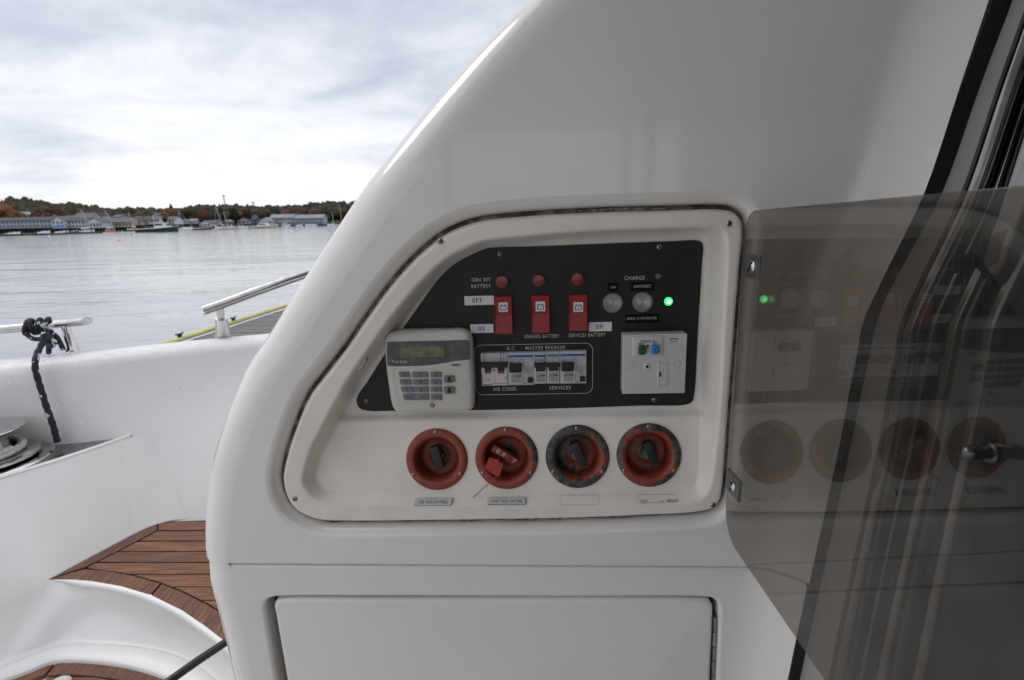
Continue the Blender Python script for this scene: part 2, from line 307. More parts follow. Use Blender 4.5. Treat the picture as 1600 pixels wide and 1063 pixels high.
def resample(pts, step, closed=True):
    P = np.array(pts + ([pts[0]] if closed else []), float); d = np.r_[0, np.cumsum(np.linalg.norm(np.diff(P, axis=0), axis=1))]
    n = max(3, int(d[-1]/step)); t = np.linspace(0, d[-1], n, endpoint=not closed)
    return [tuple(np.array([np.interp(x, d, P[:, k]) for k in range(P.shape[1])])) for x in t]
def inside(pts, poly):
    x, y = pts[:, 0], pts[:, 1]; c = np.zeros(len(pts), bool); n = len(poly)
    for i in range(n):
        x0, y0 = poly[i]; x1, y1 = poly[(i+1) % n]
        if y0 == y1: continue
        k = ((y0 > y) != (y1 > y)) & (x < (x1-x0)*(y-y0)/(y1-y0)+x0); c ^= k
    return c
def dist(pts, line, closed=True):
    d = np.full(len(pts), 1e9); n = len(line)
    for i in range(n if closed else n-1):
        a = np.array(line[i]); b = np.array(line[(i+1) % n]); e = b-a; L2 = e @ e
        if L2 == 0: continue
        t = np.clip(((pts-a) @ e)/L2, 0, 1); q = a + t[:, None]*e; d = np.minimum(d, np.linalg.norm(pts-q, axis=1))
    return d
def sheet(mb, outer, holes, hfun, step, mt, margin=0.4):
    "triangulated sheet between outlines, height from hfun(pts)"
    outer = ccw(outer); V = list(outer); E = [(i, (i+1) % len(outer)) for i in range(len(outer))]
    for h in holes:
        k = len(V); V += list(h); E += [(k+i, k+(i+1) % len(h)) for i in range(len(h))]
    O = np.array(outer); x0, y0 = O.min(0); x1, y1 = O.max(0)
    g = np.array([(x, y) for j, y in enumerate(np.arange(y0, y1, step*.87)) for x in np.arange(x0 + (j % 2)*step/2, x1, step)])
    k = inside(g, outer) & (dist(g, outer) > step*margin)
    for h in holes: k &= ~inside(g, h) & (dist(g, h) > step*margin)
    V += [tuple(q) for q in g[k]]
    r = delaunay_2d_cdt([Vector(v) for v in V], E, [], 0, 1e-7)
    vs = np.array([(v.x, v.y) for v in r[0]]); tri = np.array([f for f in r[2] if len(f) == 3]); c = vs[tri].mean(1)
    ok = inside(c, outer)
    for h in holes: ok &= ~inside(c, h)
    z = hfun(vs); mb.add([(a, b, q) for (a, b), q in zip(vs, z)], [list(map(int, f)) for f in tri[ok]], mt)

# ------------------------------------------------------------------ objects
def tag(o, label=None, cat=None, group=None, kind=None):
    if label: o['label'] = label
    if cat: o['category'] = cat
    if group: o['group'] = group
    if kind: o['kind'] = kind
    return o
class T:
    "a thing: an Empty at its base, parts are children"
    def __init__(s, name, label, cat, fr=W, c=(0, 0, 0), group=None):
        s.fr = fr; s.c = tuple(c); s.o = bpy.data.objects.new(name, None); s.o.empty_display_size = 0.02; COL.objects.link(s.o); s.o.matrix_world = fr.mat(c); tag(s.o, label, cat, group)
    def part(s, name, mb, parent=None, label=None, ang=35, kind=None):
        o = bpy.data.objects.new(name, mb.mesh(name, s.c, ang)); COL.objects.link(o); o.parent = parent or s.o
        if label: o['label'] = label
        if kind: o['kind'] = kind
        return o
    def inst(s, name, me, loc, parent=None, rot=0.0, scale=1.0, label=None):
        o = bpy.data.objects.new(name, me); COL.objects.link(o); o.parent = parent or s.o; o.location = [a-b for a, b in zip(loc, s.c)]; o.rotation_euler = (0, 0, rot); o.scale = (scale,)*3
        if label: o['label'] = label
        return o
def solo(name, mb, label=None, cat=None, fr=W, c=(0, 0, 0), group=None, kind=None, ang=35):
    o = bpy.data.objects.new(name, mb.mesh(name, c, ang)); COL.objects.link(o); o.matrix_world = fr.mat(c); tag(o, label, cat, group, kind); return o

def text_mb(s, bx, w, mt, thick=0.0003, bold=0.0, space=1.0, rot=0.0, mirror=False, word=1.0):
    "lettering fitted to the box bx = (u0, v0, u1, v1)"
    cu = bpy.data.curves.new('lettering', 'FONT'); cu.body = s; cu.size = 1; cu.space_character = space; cu.space_word = word; cu.offset = bold; cu.resolution_u = 2
    ob = bpy.data.objects.new('lettering', cu); COL.objects.link(ob); dg = bpy.context.evaluated_depsgraph_get()
    me = bpy.data.meshes.new_from_object(ob.evaluated_get(dg)); v = np.array([q.co[:2] for q in me.vertices]); f = [list(q.vertices) for q in me.polygons]
    bpy.data.objects.remove(ob); bpy.data.curves.remove(cu); bpy.data.meshes.remove(me)
    lo, hi = v.min(0), v.max(0); q = (v-lo)/(hi-lo) - .5
    if mirror: q[:, 0] *= -1
    W_, H_ = bx[2]-bx[0], bx[3]-bx[1]; x = q[:, 0]*W_; y = q[:, 1]*H_; c, sn = math.cos(rot), math.sin(rot)
    mb = MB(); mb.add([((bx[0]+bx[2])/2 + a*c-b*sn, (bx[1]+bx[3])/2 + a*sn+b*c, w) for a, b in zip(x, y)], f, mt); return mb
def serif_mb(s, bx, w, mt):
    "serif capitals O F N"
    mb = MB(); n = len(s); gw = (bx[2]-bx[0])/n; h = bx[3]-bx[1]
    def q(a, b, c, d): mb.add([(a, b, w), (c, b, w), (c, d, w), (a, d, w)], [[0, 1, 2, 3]], mt)
    for i, ch in enumerate(s):
        x = bx[0] + gw*i + gw*.08; y = bx[1]; g = gw*.84; st = g*.22; th = g*.15
        if ch == 'O':
            k = 24; o = [(x+g/2+g/2*math.cos(2*math.pi*j/k), y+h/2+h/2*math.sin(2*math.pi*j/k), w) for j in range(k)]
            a = [(x+g/2+(g/2-st*1.1)*math.cos(2*math.pi*j/k), y+h/2+(h/2-th*1.3)*math.sin(2*math.pi*j/k), w) for j in range(k)]; mb.loft([o, a], mt)
        elif ch == 'F':
            q(x+g*.16, y, x+g*.16+st, y+h); q(x+g*.04, y, x+g*.42, y+th); q(x+g*.04, y+h-th, x+g*.92, y+h); q(x+g*.16, y+h*.5, x+g*.68, y+h*.5+th)
            q(x+g*.92-th, y+h*.78, x+g*.92, y+h); q(x+g*.68-th, y+h*.38, x+g*.68, y+h*.64)
        else:
            q(x+g*.14, y, x+g*.14+th, y+h); q(x+g*.86-th, y, x+g*.86, y+h); q(x, y, x+g*.3, y+th); q(x+g*.7, y+h-th, x+g, y+h); q(x, y+h-th, x+g*.2, y+h)
            mb.add([(x+g*.10, y+h, w), (x+g*.24, y+h, w), (x+g*.86, y, w), (x+g*.78, y, w)], [[3, 2, 1, 0]], mt)
    return mb
_m = MB(); _m.lathe((0, 0, 0), [(0.0033, 0), (0.0033, .0004), (0.0028, .0010), (.0016, .0015), (.0003, .0017)], SCREW, 20)
for a in (0, 1):
    h, k = (.0019, .0004) if a == 0 else (.0004, .0019); _m.rect((-h, -k, h, k), .0008, .00175, HOLE)
SCREWME = _m.mesh('screw')
_m = MB(); _m.lathe((0, 0, 0), [(0.0052, 0), (0.0052, .0008), (0.0036, .0022), (.0012, .0029), (.0003, .003)], STEEL, 24); _m.rect((-.0046, -.0004, .0046, .0004), .0012, .00305, HOLE)
SLOTME = _m.mesh('slotted_screw')
# ================================================================== the place, far to near
WZ = -2.6   # water level, camera at 0
def fx(px, D): return float(aty(px, 345, D)[0])
def fz(px, py, D): return float(aty(px, py, D)[2])
# water -------------------------------------------------------------
m, t, p = newmat('harbour_water'); NN = t.nodes.new; LL = t.links.new; WATER = m
p.inputs['Base Color'].default_value = (0.29, 0.31, 0.33, 1); p.inputs['Roughness'].default_value = 0.10; p.inputs['IOR'].default_value = 1.45
g = NN('ShaderNodeNewGeometry')
def wn(sc, det, stretch, ro=0.55, off=0):
    mp = NN('ShaderNodeMapping'); mp.inputs['Scale'].default_value = stretch; mp.inputs['Location'].default_value = (off, off*.7, 0); mp.inputs['Rotation'].default_value = (0, 0, R(-6)); LL(g.outputs['Position'], mp.inputs[0])
    n = NN('ShaderNodeTexNoise'); n.inputs['Scale'].default_value = sc; n.inputs['Detail'].default_value = det; n.inputs['Roughness'].default_value = ro; n.inputs['Distortion'].default_value = .4; LL(mp.outputs[0], n.inputs['Vector']); return n.outputs[0]
def mth(op, a, b):
    q = NN('ShaderNodeMath'); q.operation = op
    for i, v in enumerate((a, b)):
        if isinstance(v, (int, float)): q.inputs[i].default_value = v
        else: LL(v, q.inputs[i])
    return q.outputs[0]
patch = NN('ShaderNodeMapRange'); LL(wn(0.06, 4, (0.35, 1, 1), .6, 9), patch.inputs['Value']); patch.inputs['From Min'].default_value = .42; patch.inputs['From Max'].default_value = .62; patch.inputs['To Min'].default_value = .12; patch.inputs['To Max'].default_value = 1.0
small = mth('MULTIPLY', wn(2.4, 5, (0.45, 1, 1)), patch.outputs[0])
big = wn(0.45, 4, (0.3, 1, 1), .55, 3)
hsum = mth('ADD', mth('MULTIPLY', small, 0.22), mth('MULTIPLY', big, 0.55))
b = NN('ShaderNodeBump'); b.inputs['Strength'].default_value = 0.8; b.inputs['Distance'].default_value = 0.21; LL(hsum, b.inputs['Height']); LL(b.outputs[0], p.inputs['Normal'])
mb = MB(); mb.add([(-6000, -3000, WZ), (6000, -3000, WZ), (6000, 9000, WZ), (-6000, 9000, WZ)], [[0, 1, 2, 3]], WATER)
solo('harbour_water', mb, kind='structure')

# hills -------------------------------------------------------------
RIDGE = [(-400, 318), (-150, 316), (0, 314), (25, 309.6), (44, 311), (70, 313), (96, 316), (114, 317.5), (131, 320), (149, 323), (166, 327), (180, 330), (191, 328), (201, 326), (219, 325.5), (236, 327), (254, 327), (270, 328), (288, 326), (305, 323), (322, 321), (349, 320.5), (366, 320), (392, 322.5), (419, 324.5), (445, 322), (470, 321), (497, 318), (515, 316), (550, 315), (700, 312), (1000, 318)]
def ridge(px): return np.interp(px, [a for a, b in RIDGE], [b for a, b in RIDGE])
def shoreD(px): return float(np.interp(px, [-400, 0, 500, 1000], [290, 305, 405, 420]))
D1 = 640.0
def ground(px, D):
    s0 = shoreD(px)+3; top = fz(px, ridge(px), D1) - 9.5
    t = min(max((D-s0)/(D1-s0), 0), 1.15); return WZ + 1.6 + (top-WZ-1.6)*(t**1.25 if t <= 1 else 1)
SOIL = mat('hill_undergrowth', (0.045, 0.042, 0.025), 0.95, var=0.5, vscale=0.05)
mb = MB(); pxs = list(range(-400, 1001, 20)); rows = []
for dd in (0, 0.02, .1, .2, .3, .45, .6, .75, .9, 1.0, 1.12):
    row = []
    for px in pxs:
        s0 = shoreD(px); D = s0 + dd*(D1-s0); z = WZ-1.5 if dd == 0 else ground(px, D); row.append((fx(px, D), D, z))
    rows.append(row)
mb.loft(rows, SOIL, closed=False, flip=True); solo('wooded_hills', mb, kind='structure', ang=180)

# forest ------------------------------------------------------------
m, t, p = newmat('autumn_foliage'); FOL = m; NN = t.nodes.new; LL = t.links.new
at = NN('ShaderNodeAttribute'); at.attribute_name = 'leaf'; g = NN('ShaderNodeNewGeometry'); n = NN('ShaderNodeTexNoise'); n.inputs['Scale'].default_value = 1.1; n.inputs['Detail'].default_value = 5; LL(g.outputs['Position'], n.inputs['Vector'])
mr = NN('ShaderNodeMapRange'); mr.inputs['From Min'].default_value = .35; mr.inputs['From Max'].default_value = .65; mr.inputs['To Min'].default_value = .45; mr.inputs['To Max'].default_value = 1.35; LL(n.outputs[0], mr.inputs['Value'])
sc = NN('ShaderNodeVectorMath'); sc.operation = 'SCALE'; LL(at.outputs['Color'], sc.inputs[0]); LL(mr.outputs[0], sc.inputs['Scale']); LL(sc.outputs[0], p.inputs['Base Color']); p.inputs['Roughness'].default_value = 0.9; p.inputs['Specular IOR Level'].default_value = 0.1
import bmesh
def ico(sub):
    bm = bmesh.new(); bmesh.ops.create_icosphere(bm, subdivisions=sub, radius=1); bm.verts.ensure_lookup_table()
    v = np.array([q.co[:] for q in bm.verts]); f = np.array([[q.index for q in a.verts] for a in bm.faces]); bm.free(); return v, f
IV, IF = ico(2); IV3, IF3 = ico(3)
LEAFC = [(0.055, 0.055, 0.032), (0.045, 0.050, 0.034), (0.065, 0.056, 0.032), (0.085, 0.055, 0.034), (0.090, 0.050, 0.036), (0.11, 0.065, 0.035), (0.036, 0.043, 0.032), (0.072, 0.040, 0.032), (0.052, 0.055, 0.040)]
def crown_np(c, r, hgt, sub=2, lumps=1, pointy=0.0):
    vv, ff = (IV, IF) if sub == 2 else (IV3, IF3); Vs = []; Fs = []; k = 0
    for l in range(lumps):
        v = vv.copy(); d = 1 + rng.normal(0, .16, len(v)); v = v*d[:, None]; off = rng.uniform(-.45, .45, 3) if lumps > 1 else np.zeros(3); s = rng.uniform(.55, .8) if lumps > 1 else 1
        if pointy: tpr = np.clip(1-(v[:, 2]+1)/2*pointy, .05, 1); v[:, 0] *= tpr; v[:, 1] *= tpr
        v = (v*s+off)*np.array([r, r, hgt/2]) + np.array(c); Vs.append(v); Fs.append(ff+k); k += len(v)
    return np.vstack(Vs), np.vstack(Fs)
Vs = []; Fs = []; Cs = []; k = 0; cnt = 0
while cnt < 2300:
    px = rng.uniform(-60, 600); s0 = shoreD(px); D = s0 + 22 + (D1-s0-22)*rng.uniform(0, 1)**.8
    r = rng.uniform(2.6, 4.6)*(1.0 + .15*(D < 450)); h = r*rng.uniform(1.7, 2.5); pt = 0.75 if rng.random() < .22 else 0
    z = ground(px, D) + h*.45 + 1.5; v, f = crown_np((fx(px, D), D, z), r, h, pointy=pt)
    nz = noise.noise(Vector((px*.012, D*.01, 3))); ci = rng.integers(0, 9) if rng.random() < .5 else (4 if nz > .08 else 0 if nz > -.1 else 1)
    if px > 260 and D > 520: ci = [1, 6, 8, 0][rng.integers(0, 4)]
    if pt: ci = 6
    col = np.array(LEAFC[ci])*rng.uniform(.75, 1.3); Vs.append(v); Fs.append(f+k); Cs.append(np.tile([*col, 1], (len(v), 1))); k += len(v); cnt += 1
Va = np.vstack(Vs); Fa = np.vstack(Fs); Ca = np.vstack(Cs)
def raw(name, v, f, c, mt):
    me = bpy.data.meshes.new(name); me.vertices.add(len(v)); me.vertices.foreach_set('co', v.ravel()); me.loops.add(len(f)*3); me.loops.foreach_set('vertex_index', f.ravel().astype(np.int32))
    me.polygons.add(len(f)); me.polygons.foreach_set('loop_start', np.arange(0, len(f)*3, 3, dtype=np.int32)); me.update(calc_edges=True)
    a = me.color_attributes.new('leaf', 'FLOAT_COLOR', 'POINT'); a.data.foreach_set('color', c.ravel().astype(np.float32)); me.materials.append(mt); return me
o = bpy.data.objects.new('autumn_woodland', raw('autumn_woodland', Va, Fa, Ca, FOL)); COL.objects.link(o); o['kind'] = 'stuff'
BARK = mat('bark', (0.07, 0.055, 0.045), 0.9, var=0.4, vscale=3)
def tree(px, py_top, py_base, wpx, D, col, label, pointy=0.0):
    x = fx(px, D); zb = ground(px, D); zt = fz(px, py_top, D); zb = min(zb, fz(px, py_base, D)); h = zt-zb; r = wpx/2*D/FOC
    th = T('shore_tree', label, 'tree', W, (x, D, zb), 'trees standing among the waterfront houses')
    mb = MB(); mb.tube([(x, D, zb), (x+.1, D, zb+h*.35), (x-.1, D, zb+h*.8)], [r*.10, r*.07, r*.03], BARK, 8); th.part('trunk', mb)
    v, f = crown_np((x, D, zb+h*.62), r, h*.78, 3, 1 if pointy else 5, pointy); v -= np.array(th.c)
    cc = np.array(col); cc = cc*.48 + cc.mean()*.26; cl = np.tile([*cc, 1.], (len(v), 1)); cl[:, :3] *= rng.uniform(.7, 1.3, (len(v), 1))
    o = bpy.data.objects.new('crown', raw('crown', v, f, cl, FOL)); COL.objects.link(o); o.parent = th.o
for a in [
 (22, 323, 347, 26, 325, (0.26, 0.09, 0.02), 'bright orange tree at the left edge behind the waterfront roofs'),
 (8, 326, 348, 16, 330, (0.17, 0.04, 0.02), 'red-brown tree at the far left beside the orange tree'),
 (62, 325, 341, 18, 340, (0.14, 0.085, 0.025), 'olive gold tree above the long blue-fronted wharf building'),
 (76, 334, 344, 14, 330, (0.18, 0.035, 0.03), 'low red bush-like tree behind the roof of the blue-fronted building'),
 (146, 331, 345, 14, 335, (0.20, 0.085, 0.02), 'orange-yellow tree right of the steep grey roof'),
 (209, 333, 346, 16, 345, (0.11, 0.09, 0.02), 'mustard green tree behind the small gabled house'),
 (257, 330, 340, 12, 350, (0.20, 0.13, 0.02), 'small yellow tree above the grey waterfront houses'),
 (250, 337, 352, 14, 330, (0.045, 0.06, 0.02), 'dark green tree standing between two white houses'),
 (320, 327, 349, 19, 380, (0.16, 0.045, 0.025), 'round russet tree below the church steeple'),
 (368, 327, 350, 14, 390, (0.035, 0.045, 0.02), 'dark evergreen tree behind the cream lobster boat', ),
 (386, 326, 346, 18, 400, (0.13, 0.05, 0.025), 'rust coloured tree left of the small blue-grey house'),
 (414, 330, 348, 16, 400, (0.10, 0.08, 0.025), 'yellow-green tree left of the long grey-roofed building'),
 (460, 323, 337, 16, 470, (0.24, 0.08, 0.02), 'orange tree on the hill above the long grey roof'),
 (440, 331, 341, 12, 450, (0.20, 0.09, 0.03), 'amber tree just above the long grey roof'),
 (512, 337, 349, 12, 412, (0.09, 0.11, 0.02), 'light green tree at the right end of the long grey building'),
 (300, 329, 347, 14, 390, (0.05, 0.055, 0.022), 'olive tree left of the russet tree'),
 (345, 330, 350, 16, 392, (0.055, 0.06, 0.025), 'green tree behind the two sailboat masts')]: tree(*a)

# waterfront houses -------------------------------------------------
CW = mat('white_clapboard', (0.50, 0.515, 0.54), 0.6, var=0.15, vscale=.6)
CG = mat('grey_clapboard', (0.34, 0.36, 0.38), 0.7, var=0.2, vscale=.6)
CB = mat('blue_clapboard', (0.28, 0.33, 0.40), 0.7, var=0.2, vscale=.6)
CT = mat('tan_clapboard', (0.42, 0.37, 0.30), 0.7, var=0.2, vscale=.6)
RG = mat('grey_shingle_roof', (0.13, 0.135, 0.145), 0.8, var=0.3, vscale=.8)
RDK = mat('dark_shingle_roof', (0.06, 0.065, 0.075), 0.8, var=0.3, vscale=.8)
RLT = mat('light_weathered_roof', (0.26, 0.28, 0.30), 0.8, var=0.2, vscale=.8)
WGL = mat('far_window_glass', (0.03, 0.035, 0.045), 0.15, var=0.3, vscale=1)
WBL = mat('blue_shaded_window', (0.05, 0.09, 0.22), 0.3, var=0.3, vscale=1)
PILE = mat('wharf_timber', (0.055, 0.048, 0.042), 0.9, var=0.5, vscale=1.5)
AWN = mat('blue_awning_cloth', (0.02, 0.12, 0.36), 0.7, var=0.2, vscale=1)
def house(name, label, x0, x1, base, eave, top, D, wall, roof, gable='side', rows=1, nwin=3, wmat=None, depth=9, wharf=False, yaw=0.0):
    xa, xb = fx(x0, D), fx(x1, D); xc = (xa+xb)/2; wd = xb-xa; zb = fz((x0+x1)/2, base, D); ze = fz((x0+x1)/2, eave, D)-zb; zt = fz((x0+x1)/2, top, D)-zb
    fr = Fr((xc, D, zb), (math.cos(yaw), math.sin(yaw), 0), (-math.sin(yaw), math.cos(yaw), 0))
    th = T(name, label, 'house' if 'house' in name else 'building', fr)
    mb = MB(); mb.box(-wd/2, 0, 0, wd/2, depth, ze, wall)
    if gable == 'front':
        mb.add([(-wd/2, 0, ze), (wd/2, 0, ze), (0, 0, zt), (-wd/2, depth, ze), (wd/2, depth, ze), (0, depth, zt)], [[0, 1, 2], [4, 3, 5]], wall)
    else: mb.add([(-wd/2, 0, ze), (-wd/2, depth, ze), (-wd/2, depth/2, zt), (wd/2, 0, ze), (wd/2, depth, ze), (wd/2, depth/2, zt)], [[0, 2, 1], [3, 4, 5]], wall)
    th.part('wall', mb); mb = MB(); o = .35; k = .25
    if gable == 'front':
        for s in (-1, 1):
            a, b2 = (s*(wd/2+o), ze-o*(zt-ze)/(wd/2)), (0, zt)
            mb.loft([[(a[0], y, a[1]), (b2[0], y, b2[1]), (b2[0], y, b2[1]+k), (a[0], y, a[1]+k)] for y in (-o, depth+o)], roof, cap0=True, cap1=True, flip=(s > 0))
    else:
        for s in (0, 1):
            y0 = -o if s == 0 else depth+o; ya = depth/2; zl = ze-o*(zt-ze)/(depth/2)
            mb.loft([[(x, y0, zl), (x, ya, zt), (x, ya, zt+k), (x, y0, zl+k)] for x in (-wd/2-o, wd/2+o)], roof, cap0=True, cap1=True, flip=(s == 0))
    th.part('roof', mb)
    for r_ in range(rows):
        h0 = ze*(r_+.3)/rows; h1 = ze*(r_+.8)/rows
        wmb = MB(); ww = min(wd/(nwin*2), 1.6); wmb.box(-ww/2, -.08, 0, ww/2, .02, h1-h0, wmat or WGL); me = wmb.mesh('window')
        for i in range(nwin): th.inst('window', me, (-wd/2+wd*(i+.5)/nwin, 0, h0))
    if wharf:
        mb = MB(); mb.box(-wd/2-1, -3.5, -.5, wd/2+1, depth, -.05, PILE); th.part('wharf_deck', mb); n = max(3, int(wd/2.4)); pm = MB(); pm.tube([(0, 0, WZ-zb-1.5), (0, 0, -.4)], .22, PILE, 6); pme = pm.mesh('piling')
        for i in range(n):
            for yy in (-3.1, 0): th.inst('piling', pme, (-wd/2-.5+(wd+1)*i/(n-1), yy, 0))
        mb = MB(); mb.box(-wd/2, .5, WZ-zb-1, wd/2, 1, -.5, PILE); th.part('wharf_bulkhead', mb)
    return th
H_ = house
H_('wharf_building', 'long two-storey waterfront building with blue shaded windows at the far left', -40, 79, 357, 345.5, 340.5, 305, CG, RDK, rows=2, nwin=20, wmat=WBL, wharf=True)
H_('gabled_wharf_building', 'white gable-fronted building at the right end of the long blue-windowed wharf', 80, 99, 357, 345, 338.5, 303, CW, RG, 'front', 2, 3, wharf=True)
H_('wharf_building', 'white waterfront building with dark roof left of the wide white gable', 100, 137, 356.5, 346, 341, 306, CW, RDK, rows=2, nwin=7, wharf=True)
H_('gabled_wharf_building', 'wide white low-gabled building over the water beyond the first sailboat', 134, 158, 356.5, 347.5, 341, 304, CW, RG, 'front', 1, 5, wharf=True)
H_('wharf_building', 'long low building with pale grey roof on dark piles behind the leaning mast', 157, 205, 355, 347.5, 341, 312, CT, RG, rows=1, nwin=9, wharf=True)
H_('hillside_house', 'big house with steep grey roof above the white waterfront gables', 114, 144, 346, 341.5, 333.5, 322, CG, RG, rows=1, nwin=4)
H_('hillside_house', 'white house with low roof beside the bright orange tree', 22, 46, 343, 336, 331.5, 345, CW, RLT, 'front', 1, 3)
H_('hillside_house', 'small white gabled house above the middle of the blue-windowed building', 48, 57, 341, 337.5, 333.5, 345, CW, RLT, 'front', 1, 2)
H_('hillside_house', 'white flat-looking house at the far left above the waterfront', 2, 20, 344, 339.5, 338, 340, CW, RLT, rows=1, nwin=3)
H_('hillside_house', 'grey house just behind the ridge of the gabled wharf building', 99, 112, 345, 341, 337, 340, CG, RG, 'front', 1, 2)
H_('waterfront_house', 'small cream gabled house right of the long pale-roofed building', 206, 219, 352, 345, 338.5, 318, CT, RG, 'front', 2, 2, wharf=True)
H_('waterfront_house', 'tall grey house with steep roof beyond the green boat', 220, 232, 351, 344, 338.5, 322, CG, RG, 'front', 2, 2)
H_('waterfront_house', 'wide grey-white house behind the stern of the green boat mast', 232, 248, 351, 343.5, 338.5, 325, CW, RG, rows=2, nwin=4)
H_('waterfront_house', 'white house right of the dark green shore tree', 259, 272, 351, 344, 339, 335, CW, RG, rows=2, nwin=3)
H_('waterfront_house', 'pale house behind the blue-covered sailboat', 293, 305, 350, 346, 342.5, 372, CW, RLT, rows=1, nwin=3)
H_('boat_shed', 'white shed with dark upper windows behind the brown workboat', 311, 328, 354, 350, 345, 368, CW, RG, 'front', 1, 3)
H_('waterfront_house', 'low tan house right of the shed with dark windows', 326, 337, 352, 348, 344.5, 375, CT, RG, rows=1, nwin=2)
H_('waterfront_house', 'small blue-grey gabled house among the autumn trees', 391, 402, 349, 342, 336, 400, CB, RG, 'front', 1, 2)
H_('waterfront_house', 'white house with pointed gable behind the cream lobster boat', 371, 390, 350, 345, 340.5, 395, CW, RG, 'front', 1, 3)
H_('waterfront_house', 'white shingled house with many dormers left of the long grey-roofed building', 404, 424, 352, 346, 340.5, 385, CW, RLT, 'front', 2, 4, wharf=True)
H_('long_grey_building', 'long two-storey grey-roofed building at the right, its left wing', 422, 458, 352, 340.5, 335.5, 392, CG, RLT, rows=2, nwin=12, wharf=True)
H_('long_grey_building', 'long two-storey grey-roofed building at the right, its right wing', 458, 505, 351, 341, 336, 392, CB, RLT, rows=2, nwin=14, wharf=True)
H_('hillside_house', 'small tan house above the right half of the blue-windowed building', 64, 73, 343, 339, 335.5, 338, CT, RG, 'front', 1, 2)
H_('hillside_house', 'narrow white house up the slope right of the steep grey roof', 150, 158, 343, 337, 333, 350, CW, RDK, 'front', 2, 2)
H_('hillside_house', 'blue-grey house half hidden above the long pale roof', 176, 188, 343, 339.5, 336, 345, CB, RG, rows=1, nwin=3)
H_('hillside_house', 'small white house among trees above the green boat', 240, 248, 340, 336.5, 333.5, 370, CW, RG, 'front', 1, 2)
H_('waterfront_house', 'low white cottage left of the blue-covered sailboat', 276, 286, 350, 346.5, 343, 365, CW, RG, 'front', 1, 2)
H_('waterfront_house', 'tiny grey boathouse between the white shed and the tan house', 346, 356, 351, 347, 344, 392, CG, RLT, 'front', 1, 2)
# awning, steeple, towers
mb = MB(); xa, xb = fx(86, 298), fx(101, 298); z0 = fz(93, 353.5, 298); z1 = fz(93, 350.5, 298)
mb.loft([[(x, 295.5, z0), (x, 299, z1), (x, 299, z1-.2), (x, 295.5, z0-.2)] for x in (xa, xb)], AWN, cap0=True, cap1=True); solo('blue_awning', mb, 'bright blue awning at the foot of the white gabled wharf building', 'awning', c=(xa, 298, z0))
def steeple(px, top, base, D, label):
    x = fx(px, D); zt = fz(px, top, D); zb = fz(px, base, D); r = 1.5; th = T('church_steeple', label, 'steeple', W, (x, D, zb))
    mb = MB(); mb.box(x-r, D-r, zb, x+r, D+r, zb+(zt-zb)*.5, CW); th.part('tower', mb)
    mb = MB(); zz_ = zb+(zt-zb)*.5; mb.loft([[(x-r, D-r, zz_), (x+r, D-r, zz_), (x+r, D+r, zz_), (x-r, D+r, zz_)], [(x-.05, D-.05, zt), (x+.05, D-.05, zt), (x+.05, D+.05, zt), (x-.05, D+.05, zt)]], CW, cap1=True); th.part('spire', mb)
steeple(317, 322.5, 334, 430, 'white church steeple rising over the round russet tree')
steeple(85, 329, 344, 350, 'small white steeple above the left waterfront roofs')
LAT = mat('lattice_steel', (0.30, 0.30, 0.32), 0.6, var=0.2, vscale=1)
def tower(px0, top, base, px1, D, label):
    xt, xb_ = fx(px0, D), fx(px1, D); zt, zb = fz(px0, top, D), fz(px1, base, D); mb = MB(); h = zt-zb; x=xb_
    for i in range(3):
        a = 2*math.pi*i/3; mb.tube([(x+1.3*math.cos(a), D+1.3*math.sin(a), zb-6), (x+.5*math.cos(a), D+.5*math.sin(a), zt)], .16, LAT, 5)
    for k in range(10):
        z = zb + h*k/10; r = 1.3-.8*k/10; z2 = zb+h*(k+1)/10
        for i in range(3):
            a, c = 2*math.pi*i/3, 2*math.pi*(i+1)/3; mb.tube([(x+r*math.cos(a), D+r*math.sin(a), z), (x+r*math.cos(c), D+r*math.sin(c), z2)], .10, LAT, 4)
    mb.box(x-1.2, D-1.2, zt-.8, x+1.2, D+1.2, zt+.3, LAT); solo('radio_tower', mb, label, 'radio tower', c=(x, D, zb))
tower(353, 305.5, 322, 354.5, 660, 'tall thin radio tower on the middle hilltop')
tower(398.5, 316.5, 324, 399, 660, 'short thin aerial mast on the hilltop right of the tall tower')

